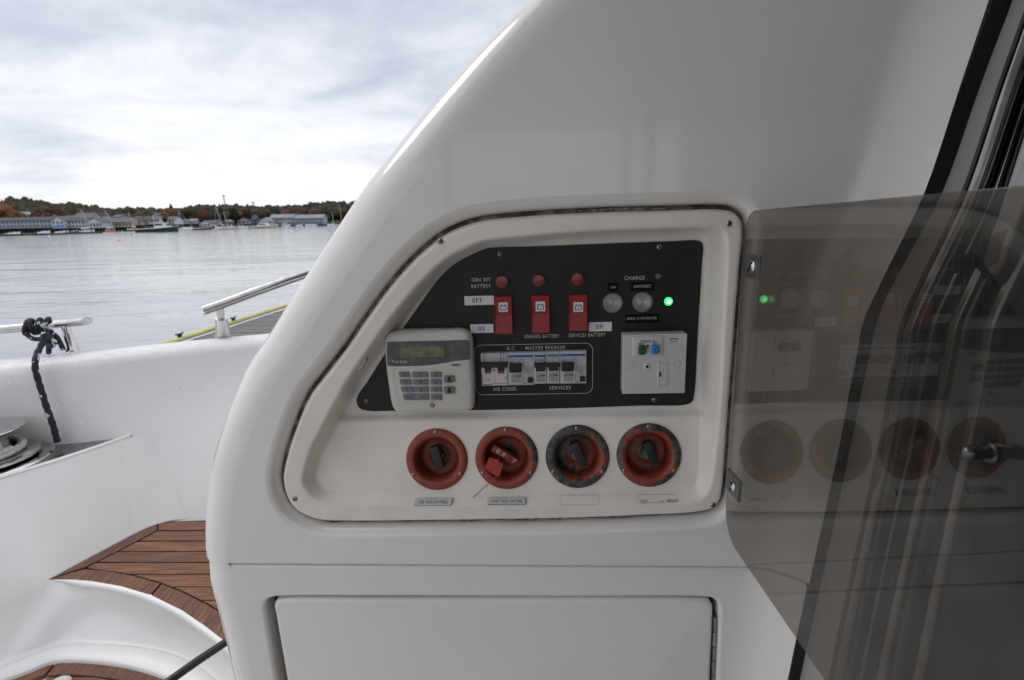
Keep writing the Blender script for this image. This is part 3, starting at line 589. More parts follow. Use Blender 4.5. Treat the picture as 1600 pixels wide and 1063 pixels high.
# boats -------------------------------------------------------------
HW = mat('white_hull', (0.66, 0.67, 0.69), 0.35, var=0.1, vscale=1); HG = mat('dark_green_hull', (0.010, 0.035, 0.032), 0.3, var=0.3, vscale=1)
HC = mat('cream_hull', (0.50, 0.45, 0.36), 0.4, var=0.2, vscale=1); HBR = mat('brown_hull', (0.10, 0.075, 0.05), 0.6, var=0.4, vscale=1); HB = mat('blue_canvas', (0.03, 0.09, 0.25), 0.7, var=0.2, vscale=1)
HO = mat('orange_hull', (0.50, 0.10, 0.03), 0.5, var=0.2, vscale=1); ALU = mat('mast_aluminium', (0.45, 0.46, 0.48), 0.4, metal=.3, var=0.1, vscale=1)
def boat(label, x0, x1, ywl, hull, D, kind='motor', bow=1, mast=None, cab=HW, boom=None, name=None, hh=None):
    xa, xb = fx(x0, D), fx(x1, D); Ln = xb-xa; xc = (xa+xb)/2; bm = Ln*.29; hh = hh or max(.7, Ln*.075)
    th = T(name or {'motor': 'motor_boat', 'sail': 'sailboat', 'lobster': 'lobster_boat'}[kind], label, 'boat', W, (xc, D, WZ), 'boats moored in the harbour')
    mb = MB(); rings = []
    for i in range(13):
        t = i/12; x = xc + bow*(-Ln/2 + Ln*t); wdt = bm/2*(1-(max(0, t-.35)/.65)**2.4)*(0.86+.14*min(1, t*4)); sh = hh*(1 + .75*t**2.2); ov = bow*Ln*.0
        wdt = max(wdt, .02); rings.append([(x-bow*0, D-wdt, WZ+sh), (x-bow*Ln*.03*t, D-wdt*.78, WZ-.15), (x-bow*Ln*.03*t, D+wdt*.78, WZ-.15), (x, D+wdt, WZ+sh)])
    mb.loft(rings, hull, closed=True, cap0=True, cap1=True, flip=(bow < 0)); th.part('hull', mb)
    mb = MB(); mb.loft([[(r[0][0], r[0][1]-.04, r[0][2]), (r[0][0], r[0][1]+.1, r[0][2]+.12), (r[3][0], r[3][1]-.1, r[3][2]+.12), (r[3][0], r[3][1]+.04, r[3][2])] for r in rings], HW, cap0=True, cap1=True, flip=(bow < 0)); th.part('deck', mb)
    def P(t): return xc + bow*(-Ln/2+Ln*t)
    def bxx(a, b, w_, z0, z1, mt): mb.box(min(a, b), D-w_, z0, max(a, b), D+w_, z1, mt)
    mb = MB(); z = WZ+hh
    if kind == 'lobster':
        bxx(P(.45), P(.66), bm*.26, z, z+Ln*.13, cab); bxx(P(.64), P(.80), bm*.2, z, z+Ln*.07, cab); bxx(P(.36), P(.68), bm*.29, z+Ln*.13, z+Ln*.142, cab); th.part('wheelhouse', mb)
        mb = MB(); bxx(P(.47), P(.655), bm*.262, z+Ln*.075, z+Ln*.115, WGL); th.part('window', mb)
    elif kind == 'motor':
        mb.loft([[(P(a), D-bm*.24, z), (P(a+.02*s), D-bm*.2, z+h_), (P(a+.02*s), D+bm*.2, z+h_), (P(a), D+bm*.24, z)] for a, h_, s in ((.25, Ln*.10, 1), (.55, Ln*.11, 0), (.72, Ln*.035, 0))], cab, cap0=True, cap1=True, flip=(bow < 0)); th.part('cabin', mb)
        mb = MB(); bxx(P(.28), P(.56), bm*.24, z+Ln*.045, z+Ln*.08, WGL); th.part('window', mb)
    else:
        mb.loft([[(P(a), D-bm*.22, z), (P(a), D-bm*.16, z+h_), (P(a), D+bm*.16, z+h_), (P(a), D+bm*.22, z)] for a, h_ in ((.3, Ln*.06), (.7, Ln*.05))], cab, cap0=True, cap1=True, flip=(bow < 0)); th.part('cabin', mb)
    if mast:
        for (mx0, my0, mx1, my1, rr) in mast:
            mb = MB(); mb.tube([(fx(mx1, D), D, fz(mx1, my1, D)), (fx(mx0, D), D, fz(mx0, my0, D))], rr, ALU, 7); o = th.part('mast', mb)
            if kind == 'sail' or boom:
                q = MB(); zt, zb_ = fz(mx0, my0, D), fz(mx1, my1, D); q.tube([(fx(mx0, D), D, zt), (P(.98), D, WZ+hh*1.7)], .05, ALU, 4); q.tube([(fx(mx0, D), D, zt), (P(.02), D, WZ+hh)], .05, ALU, 4); th.part('rigging', q)
                q = MB(); q.tube([(fx(mx1, D), D, WZ+hh+1.3), (P(.12), D, WZ+hh+1.1)], .28, boom or HW, 7); th.part('furled_sail', q)
    return th
boat('dark green hulled lobster boat with white wheelhouse in mid harbour', 213, 278, 362, HG, 218, 'lobster', 1, [(239.7, 337, 241, 356, .12)])
boat('cream lobster boat with low wheelhouse right of the green boat', 339, 372, 360, HC, 245, 'lobster', 1, [(351, 331, 354.5, 352, .09)])
boat('white workboat moored just behind the cream lobster boat', 361, 387, 359, HW, 258, 'lobster', 1)
boat('brown weathered workboat with dark cabin left of the tall masts', 300, 330, 358, HBR, 262, 'motor', 1, cab=RDK)
boat('sailboat with blue sail cover, mast leaning left of the brown workboat', 276, 300, 357, HW, 300, 'sail', 1, [(281, 329, 285.5, 352, .09)], boom=HB)
boat('white sailboat with the tallest mast carrying a radar cross', 334, 350, 355, HW, 310, 'sail', -1, [(340, 323, 345, 352, .10)])
boat('white sailboat with tall bare mast before the wide white gable', 122, 145, 359, HW, 262, 'sail', 1, [(129.5, 327, 137, 356, .10)])
boat('small orange and white sailboat with strongly leaning mast', 163, 178, 358, HO, 270, 'sail', 1, [(166.8, 329, 175, 353, .10)])
boat('white motor boat below the middle of the blue-windowed building', 56, 75, 361, HW, 235, 'motor', 1)
boat('white motor boat with blue cover under the blue awning', 84, 105, 361, HW, 235, 'motor', 1, cab=HB)
boat('grey motor boat at the far left edge by the float', 6, 28, 363, HW, 215, 'motor', 1, cab=CG)
boat('cream cabin cruiser in front of the white dormered house', 391, 434, 357, HC, 270, 'motor', 1)
boat('small white domed motor boat by the dark piles at the right', 476, 495, 353, HW, 330, 'motor', -1)
boat('white fishing boat with tall tower close to the white coaming', 510, 531, 354, HW, 300, 'lobster', -1, [(520, 331, 521, 350, .12), (532, 319, 534, 345, .09)])
boat('tiny white dinghy beside the brown workboat', 286, 297, 358, HW, 285, 'motor', 1)
boat('slim white sailboat anchored right of the small cream gabled house', 196, 212, 358, HW, 290, 'sail', -1, [(203, 332, 204.5, 354, .08)])
boat('small white cabin boat between the green boat and the blue-covered sailboat', 262, 275, 358.5, HW, 300, 'motor', -1)
boat('distant white sailboat in front of the long grey building', 440, 453, 353.5, HW, 350, 'sail', 1, [(446, 333, 447.5, 350, .08)])
boat('tiny white runabout left of the domed motor boat', 462, 472, 354, HW, 340, 'motor', 1)
boat('dark blue skiff under the gabled wharf building', 108, 119, 360, HB, 250, 'motor', 1)
# floats and piers
def flt(label, x0, x1, py, D, name='floating_dock', wd=3):
    mb = MB(); z = WZ; xa, xb = fx(x0, D), fx(x1, D); mb.box(xa, D, z-.3, xb, D+wd, z+.55, PILE); n = int((xb-xa)/6)+2
    for i in range(n): x = xa+(xb-xa)*i/(n-1); mb.tube([(x, D+wd, z-1), (x, D+wd, z+1.6)], .16, PILE, 6)
    solo(name, mb, label, 'dock', c=((xa+xb)/2, D, z), group='floating docks along the far shore')
flt('long dark floating dock in front of the left waterfront', -30, 90, 363, 200)
flt('dark floating dock continuing right towards the green boat', 95, 149, 362, 215)
flt('low floating dock at the right shore near the fishing tower boat', 485, 520, 354, 330)
flt('dark wooden pier in front of the long pale-roofed building', 160, 226, 357, 285)
flt('low pier beyond the cream boats', 388, 420, 353, 345)
# mooring buoys
BY = mat('yellow_buoy_paint', (0.62, 0.42, 0.03), 0.5, var=0.15, vscale=5); BW = mat('white_buoy_paint', (0.7, 0.7, 0.7), 0.5, var=0.1, vscale=5)
for px, py, mt, r, lab in [(86, 377, BY, .30, 'yellow mooring buoy nearest the left edge'), (186, 377, BY, .30, 'yellow mooring buoy below the leaning sailboat'), (76.5, 370, BW, .32, 'white mooring buoy left of and beyond a yellow one'), (350, 366, BY, .28, 'yellow mooring buoy below the cream lobster boat'),
                           (162, 365, BW, .35, 'white mooring buoy below the orange sailboat'), (191, 362.5, BW, .35, 'white mooring buoy left of the green boat stern'), (15, 366.5, BW, .3, 'white mooring buoy at the far left edge'), (448, 356.5, BW, .5, 'white mooring buoy right of the cream cabin cruiser'), (464, 357.5, BW, .4, 'white mooring buoy farthest right by the dark piles')]:
    P = atz(px, py, WZ); r *= .72; mb = MB(); mb.lathe((P[0], P[1], WZ), [(r*.9, -.15), (r, .1), (r*.92, r*.7), (r*.5, r*1.1), (r*.12, r*1.2), (r*.1, r*1.6)], mt, 14); solo('mooring_buoy', mb, lab, 'buoy', c=(P[0], P[1], WZ), group='mooring buoys on the harbour water')

# near dock with yellow edge ---------------------------------------
a = atz(240, 546, -2.1); b_ = atz(560, 443.5, -2.1); d = (b_-a); d /= np.linalg.norm(d); nrm = np.array([d[1], -d[0], 0])
DF = Fr(a, d, (-nrm[0], -nrm[1], 0)); Ld = 22.0                          # u along the edge, v away from the boat
th = T('wooden_dock', 'weathered grey plank dock with yellow edge beyond the gunwale', 'dock', DF, (0, 0, 0))
mb = MB(); mb.box(-4, -2.4, -.5, Ld, -.02, -.05, PILE); th.part('dock_frame', mb)
pm = MB(); pm.box(0, -2.4, -.045, .135, -.16, 0.0, DOCKW); pme = pm.mesh('plank')
for i in range(150): th.inst('plank', pme, (-4+i*.15, 0, rng.uniform(-.004, .004)))
mb = MB(); mb.tube([(u, -.07, .05) for u in np.linspace(-4, Ld, 60)], .042, YEL, 10); th.part('yellow_edge_bumper', mb)
cm = MB(); cm.tube([(-.16, 0, .13), (-.05, 0, .11), (.05, 0, .11), (.16, 0, .13)], [.02, .028, .028, .02], BLKP, 8); cm.box(-.06, -.03, 0, .06, .03, .11, BLKP); cme = cm.mesh('cleat')
for px, py in ((310, 526), (387, 500)):
    q = atz(px, py, -2.0) - DF.O; th.inst('cleat', cme, (float(q @ DF.u), -.07, .07), scale=.65)
# ================================================================== the boat: bulwark, liner, step
CZ, SZ, HZ, LZ = -.42, -.69, -.95, -1.09     # cap rail, winch shelf, step, ledge
outp = [(-260, 590), (-120, 576), (0, 562), (63, 556), (122, 550.5), (210, 541), (280, 533.5), (336, 528), (410, 521.5), (520, 511), (640, 499)]
outp = resample(catmull(outp, False, 8), 12, False); Oe = [atz(x, y, CZ) for x, y in outp]
base = [atz(-260, 716, SZ), atz(-120, 702, SZ)] ; w0_ = atz(0, 690, SZ); w1_ = atz(322, 813, HZ)
dirw = (w1_-w0_); dirw[2] = 0
mb = MB(); rows = []
for P in Oe:
    Q = P.copy(); t = (P[0]-w0_[0])/dirw[0]; Yb = w0_[1]+dirw[1]*t
    # inner edge of the cap ~0.13 inboard of the outer edge
    yi = P[1]-.115
    n_ = []
    n_.append((P[0]-.02, P[1]+.10, -1.6)); n_.append((P[0], P[1]+.02, CZ-.06)); n_.append((P[0], P[1]+.012, CZ-.015)); n_.append((P[0], P[1]-.012, CZ))
    n_.append((P[0]+.02, yi+.05, CZ+.002)); n_.append((P[0]+.025, yi+.02, CZ-.004)); n_.append((P[0]+.03, yi+.006, CZ-.016)); n_.append((P[0]+.03, yi-.002, CZ-.035)); n_.append((P[0]+.03, yi-.008, CZ-.07))
    yb = float(np.interp(P[0], [-2.2, -1.6, -1.3, -1.18, -.9], [1.66, 1.645, 1.598, 1.622, 1.63])); yb = min(yb, yi-.02)
    for k in (.33, .66, 1.0): n_.append((P[0]+.03, yi-.008 + (yb-yi+.008)*k, CZ-.07 + (HZ-.02-CZ+.07)*k))
    rows.append(n_)
mb.loft(rows, GELW, closed=False, flip=True)
solo('bulwark', mb, kind='structure', label='white bulwark with rounded wet cap', ang=80)

# winch shelf front, step riser and ledge as one liner moulding
shelf_px = [(-260, 850), (-150, 800), (-60, 769), (0, 750), (60, 732), (110, 716), (160, 699), (205, 683)]
SE = resample([tuple(q) for q in catmull([tuple(atz(x, y, SZ)) for x, y in shelf_px], False, 6)], .03, False)
nose_px = [(75, 906), (108, 906.3), (142, 909), (189, 917), (237, 931.6), (284, 955), (322, 981), (350, 1003), (385, 1040), (430, 1100)]
nose = resample(catmull([tuple(atz(x, y, HZ)) for x, y in nose_px], False, 6), .02, False)
stepL = [tuple(atz(x, y, HZ)) for x, y in ((75, 906), (115, 884), (160, 860), (205, 836), (246, 815))]
ledge_px = [(-260, 1190), (-120, 1108), (-40, 1066), (0, 1046), (45, 1027), (80, 1013), (105, 1009), (160, 1009), (210, 1012), (265, 1023), (310, 1043), (350, 1078), (380, 1125), (400, 1180)]
ledge = catmull([tuple(atz(x, y, LZ)) for x, y in ledge_px], False, 6)
K = np.array(stepL[0])
mb = MB()
# A: shelf front above the step's left edge
ia = [p for p in SE if p[0] > SE[-1][0]-.30]; ja = resample(stepL, .30/len(ia), False)
n_ = 14; ta = resample([SE[max(0, len(SE)-16)]] + SE[-15:], .01, False); 
top = resample(SE[-14:], 1e9, False) if False else [SE[int(round(i))] for i in np.linspace(len(SE)-13, len(SE)-1, n_)]
bot = [tuple(np.interp(np.linspace(0, 1, n_), np.linspace(0, 1, len(stepL)), [p[k] for p in stepL])) for k in range(3)]; bot = list(zip(*bot))
rows = []
for t in np.linspace(0, 1, 7): rows.append([tuple(np.array(a)*(1-t)+np.array(b)*t) for a, b in zip(top, bot)])
# B: front face left of the step, down to the ledge
topB = SE[:len(SE)-12]; nB = len(topB); iK = next(i for i, p in enumerate(ledge) if p[0] > K[0]-.02)
botB = [ledge[int(round(i))] for i in np.linspace(0, iK, nB)]
midB = []
for i, (a, b) in enumerate(zip(topB, botB)):
    a, b = np.array(a), np.array(b); t = (SZ-HZ)/(SZ-LZ); q = a*(1-t)+b*t; s = i/(nB-1); q[:2] = q[:2]*(1-s**3) + K[:2]*s**3; q[2] = HZ; midB.append(tuple(q))
rowsB = []
for t in np.linspace(0, 1, 7): rowsB.append([tuple(np.array(a)*(1-t)+np.array(b)*t) for a, b in zip(topB, midB)])
for t in np.linspace(0, 1, 9)[1:]:
    rowsB.append([tuple(np.array(a)*(1-t)+np.array(b)*t + np.array([0, .02*math.sin(math.pi*t), 0])) for a, b in zip(midB, botB)])
mb.loft([rowsB[i] + (rows[i][1:] if i < 7 else []) for i in range(7)], GELW, closed=False, flip=False)
# C: riser below the nose
def outn(c, d, dz):
    o = []
    for i in range(len(c)):
        a, b2 = c[max(i-1, 0)], c[min(i+1, len(c)-1)]; v = np.array([b2[1]-a[1], a[0]-b2[0], 0]); v /= np.linalg.norm(v); k = min(1, i/5)
        if v[1] > 0: v = -v
        o.append(tuple(np.array(c[i])+v*d*k + np.array([0, 0, dz*k])))
    return o
nlip = [outn(nose, -.004, -.001), outn(nose, .004, -.0015), outn(nose, .008, -.005), outn(nose, .009, -.011), outn(nose, .006, -.020)]
mb.loft(nlip, GELW, closed=False)
botC = ledge[iK:]; nC = 26; tc_ = [nlip[-1][int(round(i))] for i in np.linspace(0, len(nose)-1, nC)]; bc = [botC[int(round(i))] for i in np.linspace(0, len(botC)-1, nC)]
rowsC = []
for t in np.linspace(0, 1, 9):
    rowsC.append([tuple(np.array(a)*(1-t)+np.array(b)*t + np.array([0, .03*math.sin(math.pi*t), 0])*min(1, i/6)) for i, (a, b) in enumerate(zip(tc_, bc))])
mb.loft([rowsB[6+i]+rowsC[i][1:] for i in range(9)], GELW, closed=False)
# soft fillet between shelf front and bulwark
def wallY(X, z):
    xs = [q[0]+.03 for q in Oe]; yt = float(np.interp(X, xs, [q[1]-.115-.008 for q in Oe])); yb = float(np.interp(X-.03, [-2.2, -1.6, -1.3, -1.18, -.9], [1.66, 1.645, 1.598, 1.622, 1.63])); yb = min(yb, yt-.012)
    return yt + (yb-yt)*((CZ-.07-z)/(CZ-.07-HZ+.02))
rf = []
for t in np.linspace(0, 1, 9):
    E_ = np.array(top[-1])*(1-t)+np.array(bot[-1])*t; F_ = np.array(top[-3])*(1-t)+np.array(bot[-3])*t; l_ = (F_-E_)/np.linalg.norm(F_-E_); wd_ = np.array([.99, .25*(1-t), 0]); s = .035+.045*t
    a_ = E_+l_*s; E_[1] = wallY(E_[0], E_[2]); b2 = E_+np.array([s*1.1, 0, 0]); b2[1] = wallY(b2[0], b2[2])+.0012; rf.append([tuple((1-q)**2*a_+2*q*(1-q)*E_+q*q*b2 + np.array([0, -.0015, 0])) for q in np.linspace(0, 1, 9)])
mb.loft(rf, GELW, closed=False)
# ledge strip and its small step down to the lower sole
leo_px = [(-260, 1216), (-120, 1128), (-40, 1084), (0, 1062), (45, 1045), (80, 1031), (105, 1028), (160, 1031), (205, 1038), (255, 1053), (292, 1070), (325, 1100), (350, 1140), (370, 1200)]
leo = catmull([tuple(atz(x, y, LZ)) for x, y in leo_px], False, 6)
mb.loft([ledge, leo, [(x, y-.004, z-.006) for x, y, z in leo], [(x, y-.005, z-.022) for x, y, z in leo]], GELW, closed=False)
# shelf rim (rolled bright edge) and the step tread base
rim = [[(x, y, z-.004) for x, y, z in SE], [(x, y, z+.006) for x, y, z in SE], [(x-.008, y+.010, z+.009) for x, y, z in SE], [(x-.014, y+.018, z+.004) for x, y, z in SE], [(x-.015, y+.019, z-.01) for x, y, z in SE]]
mb.loft(rim, GELW, closed=False)
lo_ = solo('cockpit_liner', mb, kind='structure', label='white moulded cockpit liner with winch shelf front and step riser', ang=180)
bm = bmesh.new(); bm.from_mesh(lo_.data); bmesh.ops.remove_doubles(bm, verts=bm.verts, dist=.0015); bm.to_mesh(lo_.data); bm.free(); lo_.data.set_sharp_from_angle(angle=R(75))
# step tread base
tread = [(p[0], p[1]) for p in nose] + [(.2, .9), (.2, 1.75), (-.9, 1.75)] + [(p[0], p[1]) for p in stepL[::-1]][:-1]
mb = MB(); mb.prism(offset(ccw(tread), -.003), HZ-.02, HZ-.008, CAULK); 
th = T('teak_step', 'upper teak-planked step beside the white coaming', 'step', W, (float(K[0]), float(K[1]), HZ))
th.part('caulk_bed', mb)
def plank(th, poly_px, z, mt, name='plank', up=.0, g=0.0):
    P = ccw([tuple(atz(x, y, z)[:2]) for x, y in poly_px]); mb = MB(); mb.prism(P, z-.012, z+up, mt, bev=.0012); return th.part(name, mb)
def innerL(y): return np.interp(y, [829, 886.6], [246.5, 134])            # inner edge of the left border
ncur = [(134, 888.5), (170, 891.5), (208, 898.5), (251, 910.5), (284, 923.5), (322, 942.5), (343, 955), (380, 985), (420, 1030)]
def innerN(y): return np.interp(y, [b for a, b in ncur], [a for a, b in ncur])
seams = [829, 845.4, 861.7, 879, 897.5, 917, 938.3, 960, 985, 1012]
for i in range(len(seams)-1):
    ya, yb = seams[i]+.9, seams[i+1]-.9; ys = np.linspace(ya, yb, 6); L_ = [(innerL(y)+2.2 if y < 887.5 else innerN(y)+2.5, y) for y in ys]
    if 878 < yb and ya < 890: L_ = [(max(a, innerN(y)+3 if y > 888 else a), y) for a, y in L_]
    plank(th, L_ + [(470, yb - .004*(470-300)), (470, ya - .004*(470-300))], HZ, TEAK)
plank(th, [(247, 816.5), (470, 812.5), (470, 826.8), (247.5, 828)], HZ, TEAK)
plank(th, [(78, 904.5), (160, 861), (245, 817), (245.5, 828.2), (190, 857), (132, 886.2), (110, 893)], HZ, TEAKC)
nb_in = [(a-1, b+.9) for a, b in ncur]
nose2 = [(80, 905), (108, 905), (142, 907.5), (189, 915.5), (237, 930), (284, 953), (322, 979), (350, 1000.5), (385, 1037)]
plank(th, nose2[:4] + [(234, 929), (250, 911.5)] + nb_in[0:3][::-1] + [(112, 894.5)], HZ, TEAKC)
plank(th, [(237, 930)] + nose2[5:] + [(410, 1030), (380, 988), (344, 956.5), (322, 944), (284, 925), (253, 912.5)], HZ, TEAKC)
# lower sole ---------------------------------------------------------
mb = MB(); mb.box(-3.2, -3.0, LZ-.06, 3.5, 1.35, LZ-.024, SOLE); solo('cockpit_sole', mb, kind='structure', label='pale cockpit sole')
th = T('teak_sole', 'lower teak decking in the bottom left corner', 'decking', W, (-1.1, 1.1, LZ-.02)); SLZ = LZ-.012
lo = [(x, y) for x, y in leo_px]
plank(th, [(-120, 1132), (-40, 1088), (0, 1066), (45, 1049), (87, 1034.5), (70, 1054), (40, 1064), (0, 1080), (-60, 1110)], SLZ, TEAKC)
plank(th, [(90, 1033), (105, 1031), (160, 1034), (205, 1041), (252, 1056), (285, 1072), (310, 1100), (260, 1085), (200, 1064), (150, 1056.5), (110, 1054), (73, 1055)], SLZ, TEAKC)
for k in range(6):
    ya, yb = 1058+k*22, 1078+k*22; plank(th, [(75-k*20, ya), (150, ya), (190, ya+7), (220+k*10, yb+6), (180, yb+2), (55-k*20, yb)], SLZ, TEAK)
P = atz(92, 1066, LZ); mb = MB(); mb.lathe((P[0], P[1], LZ-.012), [(.024, 0), (.024, .008), (.019, .013), (.004, .015)], WPL, 24); solo('deck_cap', mb, 'small round white cap on the lower teak decking', 'deck fitting', c=(P[0], P[1], LZ-.012))
# winch shelf plate ----------------------------------------------------
sp = [(x, y) for x, y, z in SE[2:]]; sp = [(x-.016, y+.02) for x, y in sp][:-2]; wl = [(-1.33, 1.685), (-1.6, 1.70), (-2.1, 1.72), (-2.1, 1.4)]
mb = MB(); mb.prism(sp + [(-1.31, 1.72)] + [(-1.6, 1.80), (-2.3, 1.85), (-2.3, 1.3)], SZ-.02, SZ-.002, STEELW); solo('shelf_plate', mb, 'wet stainless steel plate covering the winch shelf', 'metal plate', c=(-1.5, 1.6, SZ))
wc = (-1.60, 1.525, SZ-.002)
th = T('mooring_capstan', 'stainless mooring capstan with white rope at the left edge', 'winch', W, wc)
mb = MB(); mb.lathe(wc, [(.168, 0), (.168, .006), (.163, .010), (.10, .012)], STEEL, 64); th.part('base_plate', mb)
mb = MB(); mb.lathe(wc, [(.12, .012), (.137, .018), (.137, .024), (.128, .028), (.08, .030)], STEEL, 64); th.part('lower_flange', mb)
mb = MB(); mb.lathe(wc, [(.078, .028), (.074, .04), (.066, .058), (.063, .075), (.066, .09), (.08, .100)], STEELD, 48); th.part('drum', mb)
mb = MB(); mb.lathe(wc, [(.07, .094), (.108, .102), (.113, .106), (.112, .109), (.06, .113), (.02, .114)], STEEL, 64); th.part('drum_cap', mb)
mb = MB(); pts = []
for k in range(90): a = k/40*2*math.pi; pts.append((wc[0]+(.094+.0*k)*math.cos(a), wc[1]+.094*math.sin(a), wc[2]+.040+.0002*k))
mb.tube(pts[:41], .0115, ROPEW, 10); mb.tube([(x, y, z+.0) for x, y, z in [(wc[0]+.098*math.cos(a), wc[1]+.098*math.sin(a), wc[2]+.0405+.004*math.sin(3*a)) for a in np.linspace(0, 6.28, 40)]], .009, ROPEW, 8)
solo('white_rope', mb, 'braided white rope wound round the capstan drum', 'rope', c=(wc[0], wc[1], wc[2]+.04))

# rails ---------------------------------------------------------------
def rail(name, label, rb, ay, zr, pts, stx, sty, sttop, cut):
    a = [P for P in pts]; th = T(name, label, 'handrail', W, tuple(float(v) for v in atz(stx, sty, CZ)), 'stainless handrails on the gunwale cap')
    mb = MB(); mb.tube(a, .0135, STEEL, 20); th.part('rail_tube', mb, ang=50)
    if rb < .025:
        e0, e1 = np.array(a[-1]), np.array(a[-2]); d_ = (e0-e1)/np.linalg.norm(e0-e1); s_ = np.cross(d_, [0, 0, 1]); s_ /= np.linalg.norm(s_); u_ = np.cross(s_, d_); ring0 = []; ring1 = []
        for k in range(28):
            q = 2*math.pi*k/28; r_ = s_*math.cos(q)*.0136+u_*math.sin(q)*.0136; ring0.append(tuple(e0-d_*.004+r_)); ring1.append(tuple(e0+r_+d_*(.012-.014*math.cos(q))))
        mb = MB(); mb.loft([ring0, ring1], STEEL, cap1=True); th.part('end_cap', mb)
    q0 = atz(stx, sty, CZ); q1 = np.array(sttop); mb = MB(); v = q1-q0
    mb.tube([tuple(q0), tuple(q0+v*.02), tuple(q0+v*.10), tuple(q0+v*.62)], [rb, rb, rb*.87, rb*.66], STEEL, 24); th.part('stanchion_base', mb, ang=40)
    mb = MB(); mb.tube([tuple(q0+v*.60), tuple(q1)], .0125, STEEL, 20); th.part('stanchion', mb, ang=40)
    return th
sb = atz(113, 548, CZ); yr = sb[1]
pr = [tuple(aty(x, y, yr+dy)) for x, y, dy in ((-120, 529, -.14), (0, 515.5, -.085), (60, 509.5, -.04), (129, 502.5, .005))]
rail('cap_handrail', 'stainless handrail with rope tied round it, ending left of centre', .023, 0, 0, pr, 113, 550, tuple(aty(101, 505, yr-.01)), 0)
sb2 = atz(349, 523, CZ)
def outl(px): return float(np.interp(px, [a for a, b in outp], [p[1] for p in Oe]))-.07
pr2 = [tuple(aty(x, y, outl(x))) for x, y in ((318, 484), (350, 473), (400, 454), (450, 436), (480, 426), (540, 407))]
rail('cap_handrail', 'stainless handrail rising steeply to the right behind the coaming', .030, 0, 0, pr2, 349, 526, tuple(aty(343, 477, outl(343))), 0)
mb = MB(); mb.tube([(x, y-.004, z-.0175) for x, y, z in pr2], .0028, STEELD, 8); solo('rail_drip_wire', mb, 'thin metal strip running under the rising handrail', 'metal strip', c=pr2[0])
# rope on the left rail -------------------------------------------------
mb = MB(); ctr = np.array(aty(58, 510, yr-.045)); ax = (np.array(pr[3])-np.array(pr[1])); ax /= np.linalg.norm(ax); up = np.array([0, 0, 1.]); fwd = np.cross(up, ax)
for j, (o_, tilt, rr) in enumerate(((-.026, .10, .0215), (-.011, -.05, .0225), (.005, .08, .022), (.020, .2, .0215))):
    pts = []
    for a in np.linspace(0, 2*math.pi, 22):
        pts.append(tuple(ctr + ax*(o_+tilt*.07*math.sin(a)) + up*rr*math.sin(a) + fwd*rr*math.cos(a)))
    mb.tube(pts, .0078, ROPED, 10)
def rp(lst, r=.0076): mb.tube(resample([tuple(q) for q in catmull([tuple(aty(x, y, yr+d)) for x, y, d in lst], False, 8)], .006, False), r, ROPED, 10)
rp([(40, 520, -.08), (48, 528, -.08), (62, 530, -.08), (76, 524, -.08), (80, 516, -.08)])
rp([(72, 514, -.08), (78, 528, -.09), (86, 536, -.09), (80, 541, -.09), (73, 536, -.08), (76, 524, -.08)])
rp([(74, 520, -.07), (86, 524, -.06), (94, 536, -.055), (99, 547, -.05)])
rp([(77, 534, -.08), (76.5, 543, -.08), (76, 551, -.06)], .008)
low = aty(90, 690, 1.70)
YI = float(np.interp(58, [a for a, b in outp], [q[1] for q in Oe]))-.115
seg = [tuple(aty(x, y, yy)) for x, y, yy in ((70, 520, YI+.05), (66, 536, YI+.035), (58, 553, YI+.008), (55.5, 563, YI-.012), (55, 576, YI-.020), (59, 592, YI-.022), (66, 615, YI-.026), (74, 640, YI-.028), (82, 662, YI-.030), (87, 680, YI-.032), (90, 691, YI-.033))]
pp = resample(catmull(seg, False, 8), .006, False); mb.tube(pp, [.0088+.0008*math.sin(i*1.3) for i in range(len(pp))], ROPED, 10)
solo('mooring_line', mb, 'black rope with white flecks knotted on the left handrail and hanging down the bulwark', 'rope', c=tuple(ctr), ang=180)
# black hose ------------------------------------------------------------
mb = MB(); mb.tube([tuple(aty(x, y, d)) for x, y, d in ((150, 1150, .80), (262, 1066, .88), (310, 1032, .92), (354, 1003, .97), (420, 960, 1.03))], .0082, HOSE, 16); solo('black_hose', mb, 'thick black hose leaving the step behind the coaming', 'hose', c=tuple(aty(310, 1032, .92)))
# droplets ----------------------------------------------------------------
DROP = mat('water_drop', (0.75, 0.76, 0.78), 0.03, spec=1.0, var=.05, vscale=50); mb = MB()
dv = [(1, 0), (.8, .45), (.35, .8)]
for i in range(420):
    px = rng.uniform(0, 400); k = rng.random()
    if k < .55:
        t = rng.uniform(0.0, .9); P = atz(px, np.interp(px, [a for a, b in outp], [b for a, b in outp]) + 3 + 13*t, CZ+.002)
        if P[0] > -.95: continue
        r = rng.uniform(.0012, .0032); mb.lathe((P[0], P[1], CZ+.001), [(r*a, r*b*.6) for a, b in dv], DROP, 8)
    else:
        py = rng.uniform(575, 700)-px*.05; r = rng.uniform(.0006, .0015); i_ = np.interp(px, [a for a, b in outp], range(len(outp))); P = Oe[int(round(i_))]
        yi = np.interp(px, [a for a, b in outp], [q[1]-.126 for q in Oe]); q = aty(px, py, yi-.012-.06*(py-575)/240)
        if q[2] < SZ+.02 or rng.random() < .5: continue
        mb.loft([[(q[0]+r*a*math.cos(b2), q[1]-r*.6*h_, q[2]+r*1.3*a*math.sin(b2)) for b2 in np.linspace(0, 2*math.pi, 8, endpoint=False)] for a, h_ in ((1, -8), (1, 0), (.8, .5), (.3, .9))], DROP, cap1=True, flip=False)
solo('water_droplets', mb, kind='stuff', ang=180)
